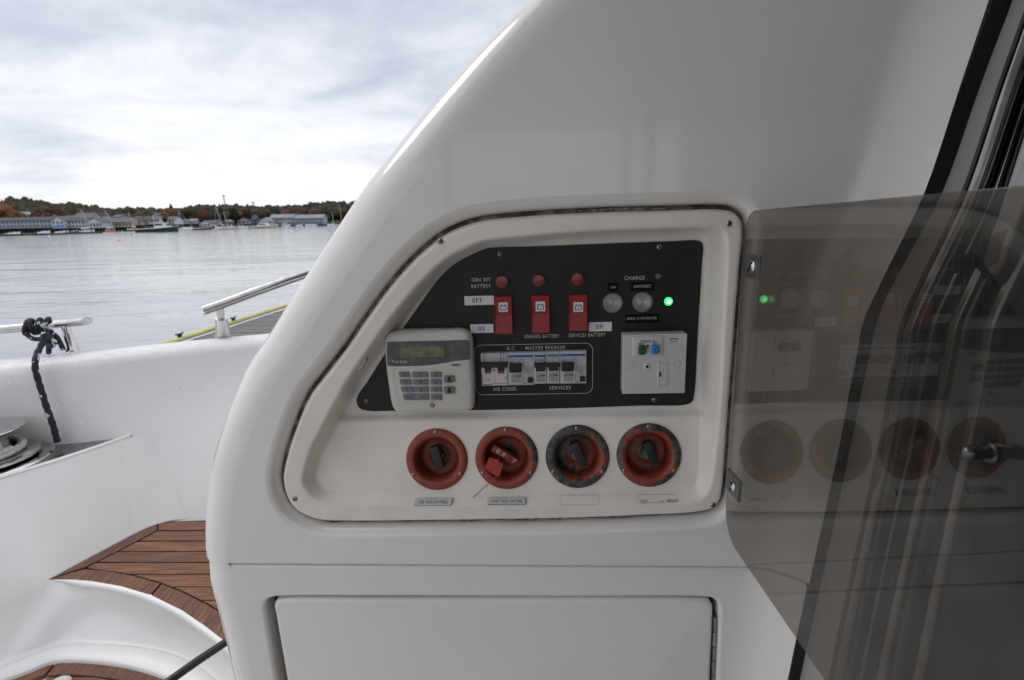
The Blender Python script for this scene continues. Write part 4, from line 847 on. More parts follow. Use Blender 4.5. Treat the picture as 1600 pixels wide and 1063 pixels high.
# hard top overhead and the far side of the cockpit, out of frame -----------
mb = MB(); mb.prism([(-1.0, -2.7), (3.2, -2.7), (3.2, 1.3), (.62, 1.3), (.10, .95), (-.5, .3), (-1.0, -.3)], .72, .88, GEL, bev=.02); solo('hardtop', mb, kind='structure', label='white hardtop over the cockpit')
mb = MB(); mb.box(.95, -3.0, LZ-.05, 1.05, .60, .71, GLASSD); solo('cabin_bulkhead', mb, kind='structure', label='dark glazed cabin bulkhead on the right of the cockpit')
mb = MB(); mb.box(-1.2, -2.9, LZ-.05, .94, -2.42, -.42, GEL); solo('opposite_coaming', mb, kind='structure', label='white coaming on the opposite side of the cockpit')
for xx in (-.72, .50, .66):  # pillars added out of view to reflect as vertical streaks in the glossy coaming
    mb = MB(); mb.prism(rrect(xx-.035, -2.60, xx+.035, -2.50, .02), -.42, .74, GEL); solo('reflection_pillar', mb, kind='structure', label='unseen white pillar added for its reflection in the coaming')
# ================================================================== coaming moulding
A_px = [(800,339.5),(860,335),(950,331),(1050,328.5),(1125,327),(1148,331),(1160,343),(1163,362),(1158,420),(1150,520),(1142,620),(1136,703),(1131,765),(1126,785),(1114,797),(1090,803),(1000,808),(900,812),(700,815.5),(540,817),(500,815),(478,808),(458,795),(446,776),(440,750),(444,722),(461,668),(482,620),(510,583),(540,544),(571,499),(602,456),(633,419),(664,389),(695,366),(726,352),(757,344)]
B_px = [(800,369),(860,363),(960,357),(1050,354),(1100,352.5),(1122,355),(1134,364),(1138,380),(1134,478),(1127,620),(1120,700),(1113,755),(1104,775),(1085,785),(1000,788),(800,790),(620,791),(520,790),(497,785),(480,772),(471,755),(473,735),(482,705),(503,664),(522,628),(540,595),(571,549),(602,505),(633,465),(664,431),(695,403),(726,386),(757,374)]
C_px = [(775,387),(850,384.5),(950,380.5),(1050,377),(1086,375.5),(1094,377.5),(1097.5,384),(1096,410),(1090,510),(1084,615),(1081,626),(1073,631),(1000,633),(900,636.5),(750,640),(620,641),(575,641),(563,637),(558,628),(560,617),(572,600),(600,556),(633,508.6),(664,465),(695,425),(713.7,406),(738.6,392),(755,388)]
A = ccw(resample(catmull(PF.hits(A_px, -.002)), .005)); Bo = ccw(resample(catmull(PF.hits(B_px, 0)), .004)); Co = ccw(resample(catmull(PF.hits(C_px, PW)), .003))
def P2B(p):  # inset-frame (u,v) -> coaming-frame
    q = PF.u*p[0] + PF.v*p[1]; return (float(q @ B.u), float(q @ B.v))
hole0 = [P2B(p) for p in A]; hole0 = ccw(hole0)
strip_px = [(1600, -140), (1549, 0), (1500, 135), (1444, 298), (1412, 367), (1373, 446), (1347, 505), (1337, 557), (1325, 616), (1311, 692), (1279, 839), (1247, 986), (1231, 1063), (1200, 1200), (1165, 1420)]
FL = .036
strip = B.hits(strip_px, FL); stripS = resample(catmull(strip, False, 6), .02, False)
vtop = B.hit(800, 335)[1]
def Hm(p):
    "height of the coaming face over its plane"
    t = dist(p, stripS, False); fl = FL*np.clip((.068-t)/.068, 0, 1)**2
    up = np.clip(p[:, 1]-vtop-.03, 0, None); lf = np.clip(-p[:, 0]-.0, 0, None)
    return .004 + fl - .16*up**2 + 0*lf
left_px = [(915, -120), (862, -50), (820, 0), (800, 20), (750, 73), (700, 130), (650, 190), (600, 252), (565, 297), (525, 357), (490, 411), (455, 464), (420, 521), (393, 560), (374, 598), (353, 650), (336, 702), (326.5, 749), (322, 797), (321, 844), (322.5, 880)]
RW, RD = .052, .044
sil = resample(catmull(B.hits(left_px, -.030), False, 8), .012, False)
# extend upward beyond the frame
def innorm(c):
    o = []
    for i in range(len(c)):
        a, b = c[max(i-1, 0)], c[min(i+1, len(c)-1)]; d = (b[0]-a[0], b[1]-a[1]); l = math.hypot(*d); n = (-d[1]/l, d[0]/l)
        o.append(n if n[0] > 0 else (-n[0], -n[1]))
    return o
def sweep_left(mb, c, hfun, mt, rw=RW, rd=RD, back=.30, flat=None):
    nr = innorm(c)
    if flat:
        m_ = len(c)
        for i in range(m_):
            k = (m_-1-i if flat == 'end' else i)/7 if flat != 'all' else 0
            if k < 1: v = (nr[i][0]*k+1.0*(1-k), nr[i][1]*k-.006*(1-k)); l = math.hypot(*v); nr[i] = (v[0]/l, v[1]/l)
    K = 9; inner = [(p[0]+n[0]*rw, p[1]+n[1]*rw) for p, n in zip(c, nr)]; h = hfun(np.array(inner)); rows = []
    rows.append([(p[0]+n[0]*.03, p[1]+n[1]*.03, hh-rd-back) for p, n, hh in zip(c, nr, h)])
    rows.append([(p[0]+n[0]*.004, p[1]+n[1]*.004, hh-rd-.05) for p, n, hh in zip(c, nr, h)])
    for k in range(K+1):
        a = k/K*math.pi/2; rows.append([(p[0]+n[0]*rw*(1-math.cos(a)), p[1]+n[1]*rw*(1-math.cos(a)), hh-rd*(1-math.sin(a))) for p, n, hh in zip(c, nr, h)])
    mb.loft(rows, mt, closed=False, flip=True); return inner
seamL, seamR = B.hit(300, 880.5), B.hit(1290, 886.5)
def seam(u, d=0): return seamL[1] + (u-seamL[0])*(seamR[1]-seamL[1])/(seamR[0]-seamL[0]) + d
th = T('cockpit_coaming', 'large white glossy coaming moulding with rounded outer edge filling the middle', 'boat moulding', B, (0, float(seam(0)), 0))
mb = MB(); _s = B.hit(300, 880.5)[1]; sil = [p for p in sil if p[1] > _s+.004]; sil = sil + [(sil[-1][0], _s+.0008)]; inner = sweep_left(mb, sil, Hm, GEL, flat='end')
lip = .0045
def lipsweep(mb, u0, u1, s, hfun, mt):
    us = np.linspace(u0, u1, 60); base = [(u, seam(u, s*(.0010+lip))) for u in us]; h = hfun(np.array(base)); rows = []
    for k in range(6): a = k/5*math.pi/2; rows.append([(b[0], b[1]-s*lip*math.sin(a), hh-lip*(1-math.cos(a))) for b, hh in zip(base, h)])
    rows.append([(b[0], b[1]-s*lip, hh-.03) for b, hh in zip(base, h)]); mb.loft(rows, mt, closed=False, flip=(s < 0)); return base
uL = inner[-1][0]; uR = float(np.interp(seam(0), [p[1] for p in stripS[::-1]], [p[0] for p in stripS[::-1]]))
lb = lipsweep(mb, uL, uR, 1, Hm, GEL)
lb = [p for p in lb if p[0] > uL+.001]
cut = [p for p in inner if p[1] > seam(p[0], .008)]
ro = 0.016
rings = []
for k in range(8):
    a = k/7*math.pi/2; o = offset(hole0, .0048 + ro*(1-math.sin(a))); rings.append((o, ro*(1-math.cos(a))*1.35))
hh = lambda pts: Hm(np.array(pts))
# rings from the face (k=0, offset ro) down into the rebate (k=7)
R3 = []
for o, dz in rings: R3.append([(x, y, z-dz) for (x, y), z in zip(o, hh(o))])
R3.append([(x, y, z-.035) for (x, y, z) in R3[-1]])
mb.loft(R3, GEL, flip=False)
hout = rings[0][0]
strp_up = [p for p in stripS if p[1] > seam(p[0], .006)]
outer = cut + [(uL, seam(uL, .0010+lip))] + lb + strp_up[::-1]
sheet(mb, outer, [hout], Hm, .014, GEL)
up_o = th.part('upper_moulding', mb, ang=50)
# lower moulding ------------------------------------------------------------
low_px = [(326.5, 884.3), (328, 901), (338, 939), (350, 986), (360, 1033), (367, 1063), (388, 1160), (420, 1300), (455, 1460)]
_t = (sil[-1][0]+.0015, _s-.0008); sil2 = resample(catmull([_t]+[p for p in B.hits(low_px, -.030) if p[1] < _s-.004], False, 8), .012, False)
Hl = lambda p: Hm(p) - .0022
mb = MB(); inner2 = sweep_left(mb, sil2, Hl, GEL, flat='start'); sweep_left(mb, [(sil[-1][0]+.001, _s+.012), (sil[-1][0]+.001, _s-.012)], lambda p: Hm(p)-.0060, GEL, flat='all')
uL2 = inner2[0][0]; lb2 = [p for p in lipsweep(mb, uL2, uR, -1, Hl, GEL) if p[0] > uL2+.001]
cut2 = [p for p in inner2 if p[1] < seam(p[0], -.0075)]
hat_px = [(424, 934.5), (440, 932.5), (600, 932), (900, 932.8), (1100, 933.5), (1114, 936), (1121, 944), (1122, 960), (1118, 1063), (1110, 1250), (1104, 1380), (1090, 1395), (900, 1400), (530, 1400), (510, 1390), (498, 1365), (470, 1250), (433, 1063), (418, 970), (415, 948), (417, 939)]
hh0 = ccw(resample(catmull(B.hits(hat_px, 0), True, 6), .006))
rg = []
for k in range(6): a = k/5*math.pi/2; o = offset(hh0, .006*(1-math.sin(a))); rg.append([(x, y, z-.006*(1-math.cos(a))) for (x, y), z in zip(o, Hl(np.array(o)))])
ho2 = [(p[0], p[1]) for p in rg[0]]; rg.append([(x, y, z-.03) for x, y, z in rg[-1]]); 
mb.loft(rg, GEL)
st2 = [p for p in stripS if p[1] < seam(p[0], -.006)]; vb = max(inner2[-1][1], st2[-1][1]); outer = lb2 + st2 + cut2[::-1] + [(uL2, seam(uL2, -.0055))]
sheet(mb, outer, [ho2], Hl, .02, GEL)
th.part('lower_moulding', mb, ang=50)
mb = MB(); o = offset(hh0, .02); mb.prism(resample(o, .03), -.04, -.028, CAULK); th.part('hatch_rebate', mb)
# locker hatch --------------------------------------------------------------
hp = [(437, 937.5), (600, 936.5), (1095, 937.5), (1108, 940), (1114, 948), (1115, 965), (1111, 1063), (1104, 1250), (1098, 1375), (1085, 1390), (540, 1392), (520, 1380), (480, 1250), (447, 1063), (430, 965), (427, 947), (430, 940)]
ho = ccw(resample(catmull(B.hits(hp, 0), True, 6), .006)); K = 6; rr = []
h2 = T('locker_hatch', 'flush white locker hatch with rounded corners below the seam of the coaming', 'hatch door', B, (float(B.hit(780, 1150)[0]), float(B.hit(780, 1390)[1]), 0))
mb = MB(); rr.append([(x, y, -.026) for x, y in ho])
for k in range(K+1): a = k/K*math.pi/2; o = offset(ho, -.007*(1-math.cos(a))); rr.append([(x, y, -.0065+.007*math.sin(a)) for x, y in o])
mb.loft(rr, GEL, cap1=True); h2.part('hatch_panel', mb, ang=60)
a = B.hit(1117.5, 966, 0); b_ = B.hit(1106, 1300, 0); mb = MB()
for k in range(16):
    t0, t1 = k/16, (k+.93)/16; q = lambda t: (a[0]+(b_[0]-a[0])*t, a[1]+(b_[1]-a[1])*t, -.002); mb.tube([q(t0), q(t1)], .0022, STEELD if k % 2 else SCREW, 8)
mb.prism([(a[0]-.002, a[1]), (a[0]+.004, a[1]), (b_[0]+.004, b_[1]), (b_[0]-.002, b_[1])], -.012, -.004, SCREW); h2.part('hinge', mb)
mb = MB(); mb.prism([(a[0]-.0055, a[1]+.012), (a[0]+.001, a[1]+.012), (a[0]+.001, a[1]-.4), (a[0]-.0055, a[1]-.4)], -.024, -.011, BLKP)

# grime bead round the inset unit ---------------------------------------------
mb = MB(); oo = offset(A, .0056); ii = offset(A, -.0012)
n_ = len(A); mb.loft([[(x, y, -.0145) for x, y in oo], [(x, y, -.0110+.0008*math.sin(i*.9)) for i, (x, y) in enumerate(offset(A, .002))], [(x, y, -.0125) for x, y in ii]], GRIME)
cp = T('control_panel', 'recessed white control panel unit with black switch plate', 'control panel', PF, (0.02, float(PF.hit(800, 815)[1]), -.02))
cp.part('sealant_bead', mb, label='dirty brown sealant bead around the panel')
RUST = mat('rusty_stain', (0.10, 0.055, 0.03), 0.8, col2=(0.30, 0.26, 0.21), vscale=120, lo=.42, hi=.55)
AO = offset(A, .0022)
for xa_, xb_, yy in ((494, 540, 816), (700, 760, 816), (770, 905, 813), (930, 1000, 809), (880, 1060, 330)):
    ua, ub = PF.hit(xa_, yy, -.01)[0], PF.hit(xb_, yy, -.01)[0]; vm_ = PF.hit((xa_+xb_)/2, yy, -.01)[1]
    pts = sorted([p for p in AO if ua < p[0] < ub and abs(p[1]-vm_) < .03])
    if len(pts) > 3: n__ = len(pts); mb = MB(); mb.loft([[(x, y-.0022*math.sin(math.pi*i/(n__-1)), -.0097) for i, (x, y) in enumerate(pts)], [(x, y+.0020*math.sin(math.pi*i/(n__-1)), -.0097) for i, (x, y) in enumerate(pts)]], RUST, closed=False, flip=True); cp.part('rusty_streak', mb)

# ================================================================== inset frame
v1 = PF.hit(820, 641, PW)[1]; v2 = PF.hit(820, 657, -.030)[1]; v3 = PF.hit(820, 787, -.010)[1]
FW2, FW3 = -.032, -.0105
slope = (FW3-FW2)/(v2-v3)
FS = Fr(PF.P(0, v2, FW2), PF.u, PF.P(0, v2, FW2)-PF.P(0, v3, FW3))
ringpx = [(682.7, 717.6, 48.0), (791.5, 715.4, 49.0), (902.2, 713.2, 50.0), (1013.6, 711.0, 50.7)]
ringc = [FS.hit(x, y, 0) for x, y, r in ringpx]; ringr = [(FS.hit(x+r, y, 0)[0]-FS.hit(x-r, y, 0)[0])/2 for x, y, r in ringpx]
def toPF(u, v, w_=0):
    q = FS.P(u, v, w_)-PF.O; return (float(q @ PF.u), float(q @ PF.v), float(q @ PF.n))
holes = []
for (cu, cv), r in zip(ringc, ringr): holes.append([toPF(cu+r*.80*math.cos(a), cv+r*.80*math.sin(a))[:2] for a in np.linspace(0, 2*math.pi, 48, endpoint=False)])
def smooth(x): x = np.clip(x, 0, 1); return x*x*(3-2*x)
def Hi(p):
    d = dist(p, Bo); ins = inside(p, Bo); d = np.where(ins, d, -d)
    tgt = np.where(p[:, 1] > v1-.001, -PW, 0.0)
    k = smooth((v1-.0015-p[:, 1])/max(v1-v2-.0015, .004)); led = -PW*(1-k) + -FW2*k
    fas = -(FW2 + (v2-p[:, 1])*slope); fas = np.clip(fas, .0, None)
    tgt = np.where(p[:, 1] >= v1-.0015, -PW, np.where(p[:, 1] > v2, led, fas))
    # soft corner rim at the ledge
    wall = .0145
    x = np.clip(d/wall, 0, 1); prof = np.where(x < .16, x*x/.32, x-.08)/.84; prof = np.where(x > .84, 1-(1-x)**2/.32/.84, prof); prof = np.clip(prof, 0, 1)
    dA = dist(p, A); edge = np.clip((.006-dA)/.006, 0, 1)
    return -tgt*prof - .011*edge**2.2
mb = MB(); sheet(mb, offset(A, -.0002), holes, Hi, .0026, GELI, margin=.5)
mb.loft([[(x, y, -.0111) for x, y in offset(A, -.0002)], [(x, y, -.05) for x, y in offset(A, -.001)]], GELI, flip=True)
surround = cp.part('surround_moulding', mb, ang=180)
FLs = [(688, 377), (1139, 349.5), (460.5, 779.5), (1114, 789)]
for x, y in FLs: u, v = PF.hit(x, y, 0); cp.inst('screw', SCREWME, (u, v, .0001), surround, rot=rng.uniform(0, 1.5), scale=1.15)
# drawer catch on left wall
# black plate --------------------------------------------------------------------
mb = MB(); mb.prism(Co, PW+.0002, PW+.0035, BLACK, bev=.0006); plate = cp.part('black_plate', mb); PT = PW+.0035
for x, y in ((781, 397), (1030, 386), (572, 627), (1022, 625)): u, v = PF.hit(x, y, PT); cp.inst('screw', SCREWME, (u, v, PT), plate, rot=rng.uniform(0, 1.5), scale=1.0)
u, v = PF.hit(1028, 432, PT); mb = MB(); mb.lathe((u, v, PT), [(.0036, 0), (.0036, .0008), (.002, .0014), (.0003, .0014)], INKG, 20); cp.part('blanking_plug', mb, plate)
Z5 = lambda x, y: (700+x/4, 370+y/4)
Z6 = lambda x, y: (540+x/4, 490+y/4)
Z6b = lambda x, y: (740+x/8, 530+y/8)
Z8 = lambda x, y: (940+x/6.256, 480+y/6.256)
Z7 = lambda x, y: (620+x/3.478, 640+y/3.478)
def bx(Z, x0, y0, x1, y1, w_, fr=PF): a = Z(x0, y0); b2 = Z(x1, y1); return fr.box(a[0], a[1], b2[0], b2[1], w_)
def ptext(s, Z, b4, w_, mt=PRINT, parent=None, th=cp, bold=.006, space=1.12, name='lettering', **k):
    return th.part(name, text_mb(s, bx(Z, *b4, w_), w_+.0002, mt, bold=bold, space=space, **k), parent)
for s, b4 in (('GEN SET', (147, 258, 266, 280)), ('BATTERY', (146, 297, 268, 320)), ('CHARGE', (1103, 246, 1230, 270)), ('ENGINES BATTERY', (481, 611, 695, 633)), ('SERVICES BATTERY', (755, 603, 985, 626))): ptext(s, Z5, b4, PT, parent=plate, word=1.3)
for s, b4 in (('A.C.', (1005, 207, 1065, 229)), ('MASTER BREAKER', (1125, 203, 1375, 225)), ('AIR COND.', (922, 460, 1072, 483)), ('SERVICES', (1273, 453, 1408, 475))): ptext(s, Z6, b4, PT, parent=plate, bold=.010)
o = rrect(*bx(Z6, 808, 190, 1545, 505, PT), .010, 8); i_ = offset(ccw(o), -.0007); mb = MB(); mb.loft([[(x, y, PT+.0002) for x, y in ccw(o)], [(x, y, PT+.0002) for x, y in i_]], PRINT, flip=False); cp.part('printed_border', mb, plate)
# scuffs on the plate
# red push buttons
for (x, y), lab in zip(((337, 283), (568, 275), (810, 267)), ('red button beside GEN SET BATTERY', 'red button above the middle rocker switch', 'red button above the right rocker switch')):
    px = Z5(x, y); u, v = PF.hit(*px, PT+.006); r = .0083; mb = MB(); mb.lathe((u, v, PT), [(r*1.06, 0), (r*1.06, .0015), (r, .002), (r, .0066), (r*.93, .0078), (r*.5, .0083), (r*.05, .0084)], REDB, 36); cp.part('red_push_button', mb, label=lab)
# rockers
for b4, sq, lab in (((290, 371, 404, 606), (316, 413, 373, 472), 'left red rocker switch by the OFF and ON labels'), ((521, 365, 638, 600), (548, 407, 607, 468), 'middle red rocker switch above ENGINES BATTERY'), ((755, 361, 873, 588), (785, 411, 845, 472), 'right red rocker switch above SERVICES BATTERY')):
    H = .0085; u0, u_0, u1, u_1 = bx(Z5, *b4, PT+H*.6); q = rrect(u0, u_0, u1, u_1, .0022); mb = MB(); vm = (u_0+u_1)/2; hv = (u_1-u_0)/2
    def top(x, y, k=1.0): s = (y-vm)/hv; return PT + H*k - .0028*(1-abs(s))*1.0 - (.0012*s)
    o = ccw(q); rings = [[(x, y, PT) for x, y in o], [(x, y, top(x, y)-.0012) for x, y in o]]; i2 = offset(o, -.0010); rings.append([(x, y, top(x, y)) for x, y in i2])
    mb.loft(rings, RED); mb.add([(x, y, top(x, y)) for x, y in i2] + [(u0+.002, vm, top(0, vm)), (u1-.002, vm, top(0, vm))], [], RED)
    n2 = len(i2); L1 = [i for i in range(n2) if i2[i][1] <= vm]; L2 = [i for i in range(n2) if i2[i][1] > vm]
    # two planar facets meeting in the middle
    def orderx(ids): c = (sum(i2[i][0] for i in ids)/len(ids), sum(i2[i][1] for i in ids)/len(ids)); return ids
    lo_ = [(x, y, top(x, y)) for x, y in i2 if y <= vm]; hi_ = [(x, y, top(x, y)) for x, y in i2 if y > vm]
    ml, mr_ = (u0+.001, vm, top(0, vm)), (u1-.001, vm, top(0, vm))
    def fan(pts, rev):
        c = np.mean(pts, 0); pts = sorted(pts, key=lambda p: math.atan2(p[1]-c[1], p[0]-c[0])); mb.add(pts, [list(range(len(pts)))], RED)
    fan(lo_+[ml, mr_], 0); fan(hi_+[ml, mr_], 0)
    for r_ in range(2):
        for c_ in range(6):
            for (vv) in (u_0+.0035+.0028*r_, u_1-.0032-.0022*r_):
                uu = u0+(u1-u0)*(c_+1)/7; 
                if vv > vm and (c_ in (0, 5) or r_): continue
                mb.lathe((uu, vv, top(uu, vv)-.0001), [(.00062, 0), (.0005, .0004), (.0001, .0006)], RED, 6)
    ob = cp.part('rocker_switch', mb, label=lab, ang=40)
    s4 = bx(Z5, *sq, PT+H); mb = MB(); zt = top(0, (s4[1]+s4[3])/2)
    mb.prism(rrect(*s4, .0005), zt-.0005, zt+.0005, LABW); cp.part('symbol_plate', mb, ob)
    a0, b0, a1, b1 = s4; wd_, hd = a1-a0, b1-b0; z = zt+.0007; mb = MB()
    def ln(x0, y0, x1, y1): mb.add([(a0+wd_*x0, b0+hd*y0, z), (a0+wd_*x1, b0+hd*y0, z), (a0+wd_*x1, b0+hd*y1, z), (a0+wd_*x0, b0+hd*y1, z)], [[0, 1, 2, 3]], INK)
    ln(.15, .18, .85, .25); ln(.15, .18, .23, .68); ln(.77, .18, .85, .68); ln(.15, .62, .30, .68); ln(.42, .62, .58, .68); ln(.70, .62, .85, .68); ln(.24, .68, .38, .78); ln(.62, .68, .76, .78); ln(.36, .56, .42, .68); ln(.58, .56, .64, .68)
    cp.part('battery_symbol', mb, ob)
# steel push buttons and LED
for (x, y), lab in (((1030, 415), 'steel push button under the ON tape'), ((1216, 409), 'steel push button under the OFF/RESET tape')):
    u, v = PF.hit(*Z5(x, y), PT+.004); r = .0136; th_ = MB(); 
    c_ = (u, v, PT); mb = MB(); mb.lathe((0, 0, 0), [(r, 0), (r, .0032), (r*.95, .0045), (r*.90, .0048), (r*.88, .0042), (r*.85, .0046), (r*.80, .0050), (r*.02, .0051)], SPUN, 48)
    cp.inst('steel_push_button', mb.mesh('steel_push_button'), c_, label=lab)
u, v = PF.hit(*Z5(1379, 405), PT+.003); mb = MB(); mb.lathe((u, v, PT), [(.0068, 0), (.0068, .0016), (.0060, .0024), (.0054, .0020)], BLKP, 32, cap1=False); cp.part('led_bezel', mb)
mb = MB(); mb.lathe((u, v, PT), [(.0055, .0005), (.0054, .0022), (.0042, .0040), (.0030, .0047)], LEDM, 28, cap1=False); mb.lathe((u, v, PT), [(.0030, .0047), (.0018, .0052), (.0002, .0054)], LEDC, 20); cp.part('lit_green_led', mb, label='lit green indicator lamp', ang=180)
# labels
def lab(Z, b4, s, tb, mt, tm, lname, serif=False, name='tape_label', rad=0.0, th=cp, w_=None, fr=PF, bold=0.0, hgt=.0004, space=1.0):
    w_ = PT if w_ is None else w_
    a, b2 = Z(b4[0], b4[1]), Z(b4[2], b4[3]); r_ = fr.box(a[0], a[1], b2[0], b2[1], w_); mb = MB(); mb.prism(rrect(*r_, rad), w_+.0001, w_+.0001+hgt, mt); o = th.part(name, mb, label=lname)
    a, b2 = Z(tb[0], tb[1]), Z(tb[2], tb[3]); t4 = fr.box(a[0], a[1], b2[0], b2[1], w_); z = w_+hgt+.0003
    th.part('lettering', serif_mb(s, t4, z, tm) if serif else text_mb(s, t4, z, tm, bold=bold, space=space), o); return o
lab(Z5, (103, 370, 287, 427), 'OFF', (148, 384, 218, 413), LABW, INK, 'white paper label reading OFF', True, 'paper_label')
lab(Z5, (140, 547, 284, 601), 'ON', (186, 560, 233, 588), LABW, INK, 'white paper label reading ON left of the switches', True, 'paper_label')
lab(Z5, (880, 534, 1023, 591), 'ON', (921, 548, 971, 576), LABW, INK, 'white paper label reading ON right of the switches', True, 'paper_label')
lab(Z5, (998, 288, 1063, 342), 'ON', (1016, 308, 1048, 323), DYMO, PRINT, 'black tape reading ON')
lab(Z5, (1143, 282, 1290, 339), 'OFF/RESET', (1160, 301, 1271, 319), DYMO, PRINT, 'black tape reading OFF/RESET')
lab(Z5, (1106, 484, 1318, 539), 'FREQ CONVERTER', (1119, 502, 1305, 521), DYMO, PRINT, 'black tape reading FREQ CONVERTER', space=1.1)
# small metal catch in the left wall of the surround
c0 = PF.hit(567.5, 566, -.020); mb = MB(); a_ = R(56)
def rot(p, c, a): return (c[0]+p[0]*math.cos(a)-p[1]*math.sin(a), c[1]+p[0]*math.sin(a)+p[1]*math.cos(a))
mb.prism([rot(p, c0, a_) for p in rrect(-.0105, -.0032, .0105, .0032, .0012)], -.03, -.0125, STEELD, bev=.0006); mb.prism([rot(p, c0, a_) for p in rrect(.004, -.0036, .0115, .0036, .0016)], -.03, -.0135, BLKP); cp.part('metal_catch', mb)

# ================================================================== circuit breakers
def BR(px): return bx(Z6b, *px, PT+.008)
BF = PT+.009
def breaker(x0, y0, x1, y1, label, kind):
    r4 = BR((x0, y0, x1, y1)); mb = MB(); mb.prism(rrect(*r4, .0004), PT-.002, BF, WPL2, bev=.0003); o = cp.part('circuit_breaker', mb, label=label)
    def sub(name, b4, wa, wb, mt, bev=0.0, rad=0.0): q = MB(); q.prism(rrect(*bx(Z6b, *b4, wb), rad), wa, wb, mt, bev=bev); return cp.part(name, q, o)
    def txt(s, b4, mt=INK, bold=.0, wz=None): cp.part('lettering', text_mb(s, bx(Z6b, *b4, BF), (wz or BF)+.0002, mt, bold=bold), o)
    return o, sub, txt
o, sub, txt = breaker(97, 176, 424, 580, 'leftmost breaker with wide black bar over red flags, marked C50', 0)
sub('groove', (127, 180, 134, 298), BF, BF+.0002, INK); sub('groove', (338, 178, 345, 298), BF, BF+.0002, INK); sub('groove', (372, 178, 376, 298), BF, BF+.0002, INKG)
sub('front_cover', (112, 430, 424, 578), BF, BF+.0012, WPL, .0004); sub('front_cover', (100, 356, 140, 432), BF, BF+.0012, WPL, .0003); sub('front_cover', (216, 358, 304, 470), BF, BF+.0014, WPL, .0003); sub('front_cover', (384, 356, 424, 432), BF, BF+.0012, WPL, .0003)
for a_ in (142, 306): sub('toggle_slot', (a_, 356, a_+76, 432), BF, BF+.0003, HOLE); sub('red_flag', (a_+6, 398, a_+72, 430), BF, BF+.0012, REDI); sub('toggle_leg', (a_+2, 340, a_+72, 404), BF, BF+.0055, BLKP, .0006)
sub('toggle_bar', (88, 302, 416, 360), BF, BF+.0085, BLKP, .0009)
txt('C50', (135, 488, 200, 515), INKG, wz=BF+.0012); txt('legrand', (120, 556, 228, 577), INK, .02, wz=BF+.0012); sub('red_line', (235, 551, 422, 557), BF, BF+.0015, REDI); sub('red_line', (107, 436, 112, 560), BF, BF+.0015, REDI); sub('cover_joint', (268, 470, 271, 548), BF, BF+.0014, INKG); sub('printed_mark', (397, 462, 408, 500), BF, BF+.0014, INKG); sub('rating_mark', (248, 380, 268, 398), BF, BF+.0016, INK)
def rcd(dx, dy, x0, y0, x1, y1, label):
    o, sub, txt = breaker(x0, y0, x1, y1, label, 1)
    S_ = lambda a, b2, c, d: (a+dx, b2+dy, c+dx, d+dy)
    sub('blue_stripe', S_(432, 201, 744, 228), BF, BF+.0002, BLUE); cp.part('lettering', text_mb('merlin gerin', bx(Z6b, *S_(448, 208, 530, 222), BF), BF+.0005, WPL2), o) if False else None
    sub('stripe_mark', S_(448, 209, 530, 221), BF, BF+.0004, BLUE2)
    txt('DFS 2', S_(430, 276, 520, 304)); txt('40234', S_(428, 243, 480, 256), INKG); txt('In  63A', S_(570, 263, 640, 280), INKG); txt('IΔn 0,03A', S_(570, 286, 670, 303), INKG); txt('~ 240V', S_(572, 242, 630, 256), INKG); txt('~ 50Hz', S_(680, 238, 735, 252), INKG)
    sub('lever_slot', S_(446, 330, 612, 422), BF, BF+.0003, HOLE); sub('lever', S_(454, 318, 598, 412), BF, BF+.0085, BLKP, .0012, .0008); sub('lever_guard', S_(598, 330, 626, 425), BF, BF+.005, WPL, .0008, .0006)
    sub('window_frame', S_(450, 420, 612, 556), BF, BF+.0013, WPL, .0004); sub('window_recess', S_(470, 432, 596, 544), BF, BF+.0015, WPL3); sub('slider_mark', S_(545, 459, 596, 469), BF, BF+.0018, INK); sub('slider_line', S_(470, 468, 596, 471), BF, BF+.0018, INKG)
    sub('test_button', S_(673, 488, 741, 550), BF, BF+.004, BLKP, .0008, .0012); txt('CE', S_(616, 538, 658, 556)); txt('TEST', S_(688, 467, 716, 476), INKG); txt('type AC', S_(616, 480, 655, 488), INKG)
    # wiring diagram
    q = MB(); z = BF+.0003
    for (a, b2, c, d) in ((668, 330, 672, 450), (690, 330, 694, 450), (668, 372, 694, 375), (660, 400, 702, 403), (660, 403, 663, 430), (680, 425, 706, 428), (704, 350, 707, 428), (720, 352, 742, 355), (720, 372, 742, 375), (720, 392, 742, 395), (722, 410, 742, 413), (720, 352, 723, 412), (739, 352, 742, 412), (676, 448, 700, 451)):
        r_ = bx(Z6b, *S_(a, b2, c, d), BF); q.add([(r_[0], r_[1], z), (r_[2], r_[1], z), (r_[2], r_[3], z), (r_[0], r_[3], z)], [[0, 1, 2, 3]], INKG)
    cp.part('wiring_diagram', q, o)
rcd(0, 0, 427, 168, 751, 572, 'second breaker from the left, wide type DFS 2 with blue stripe')
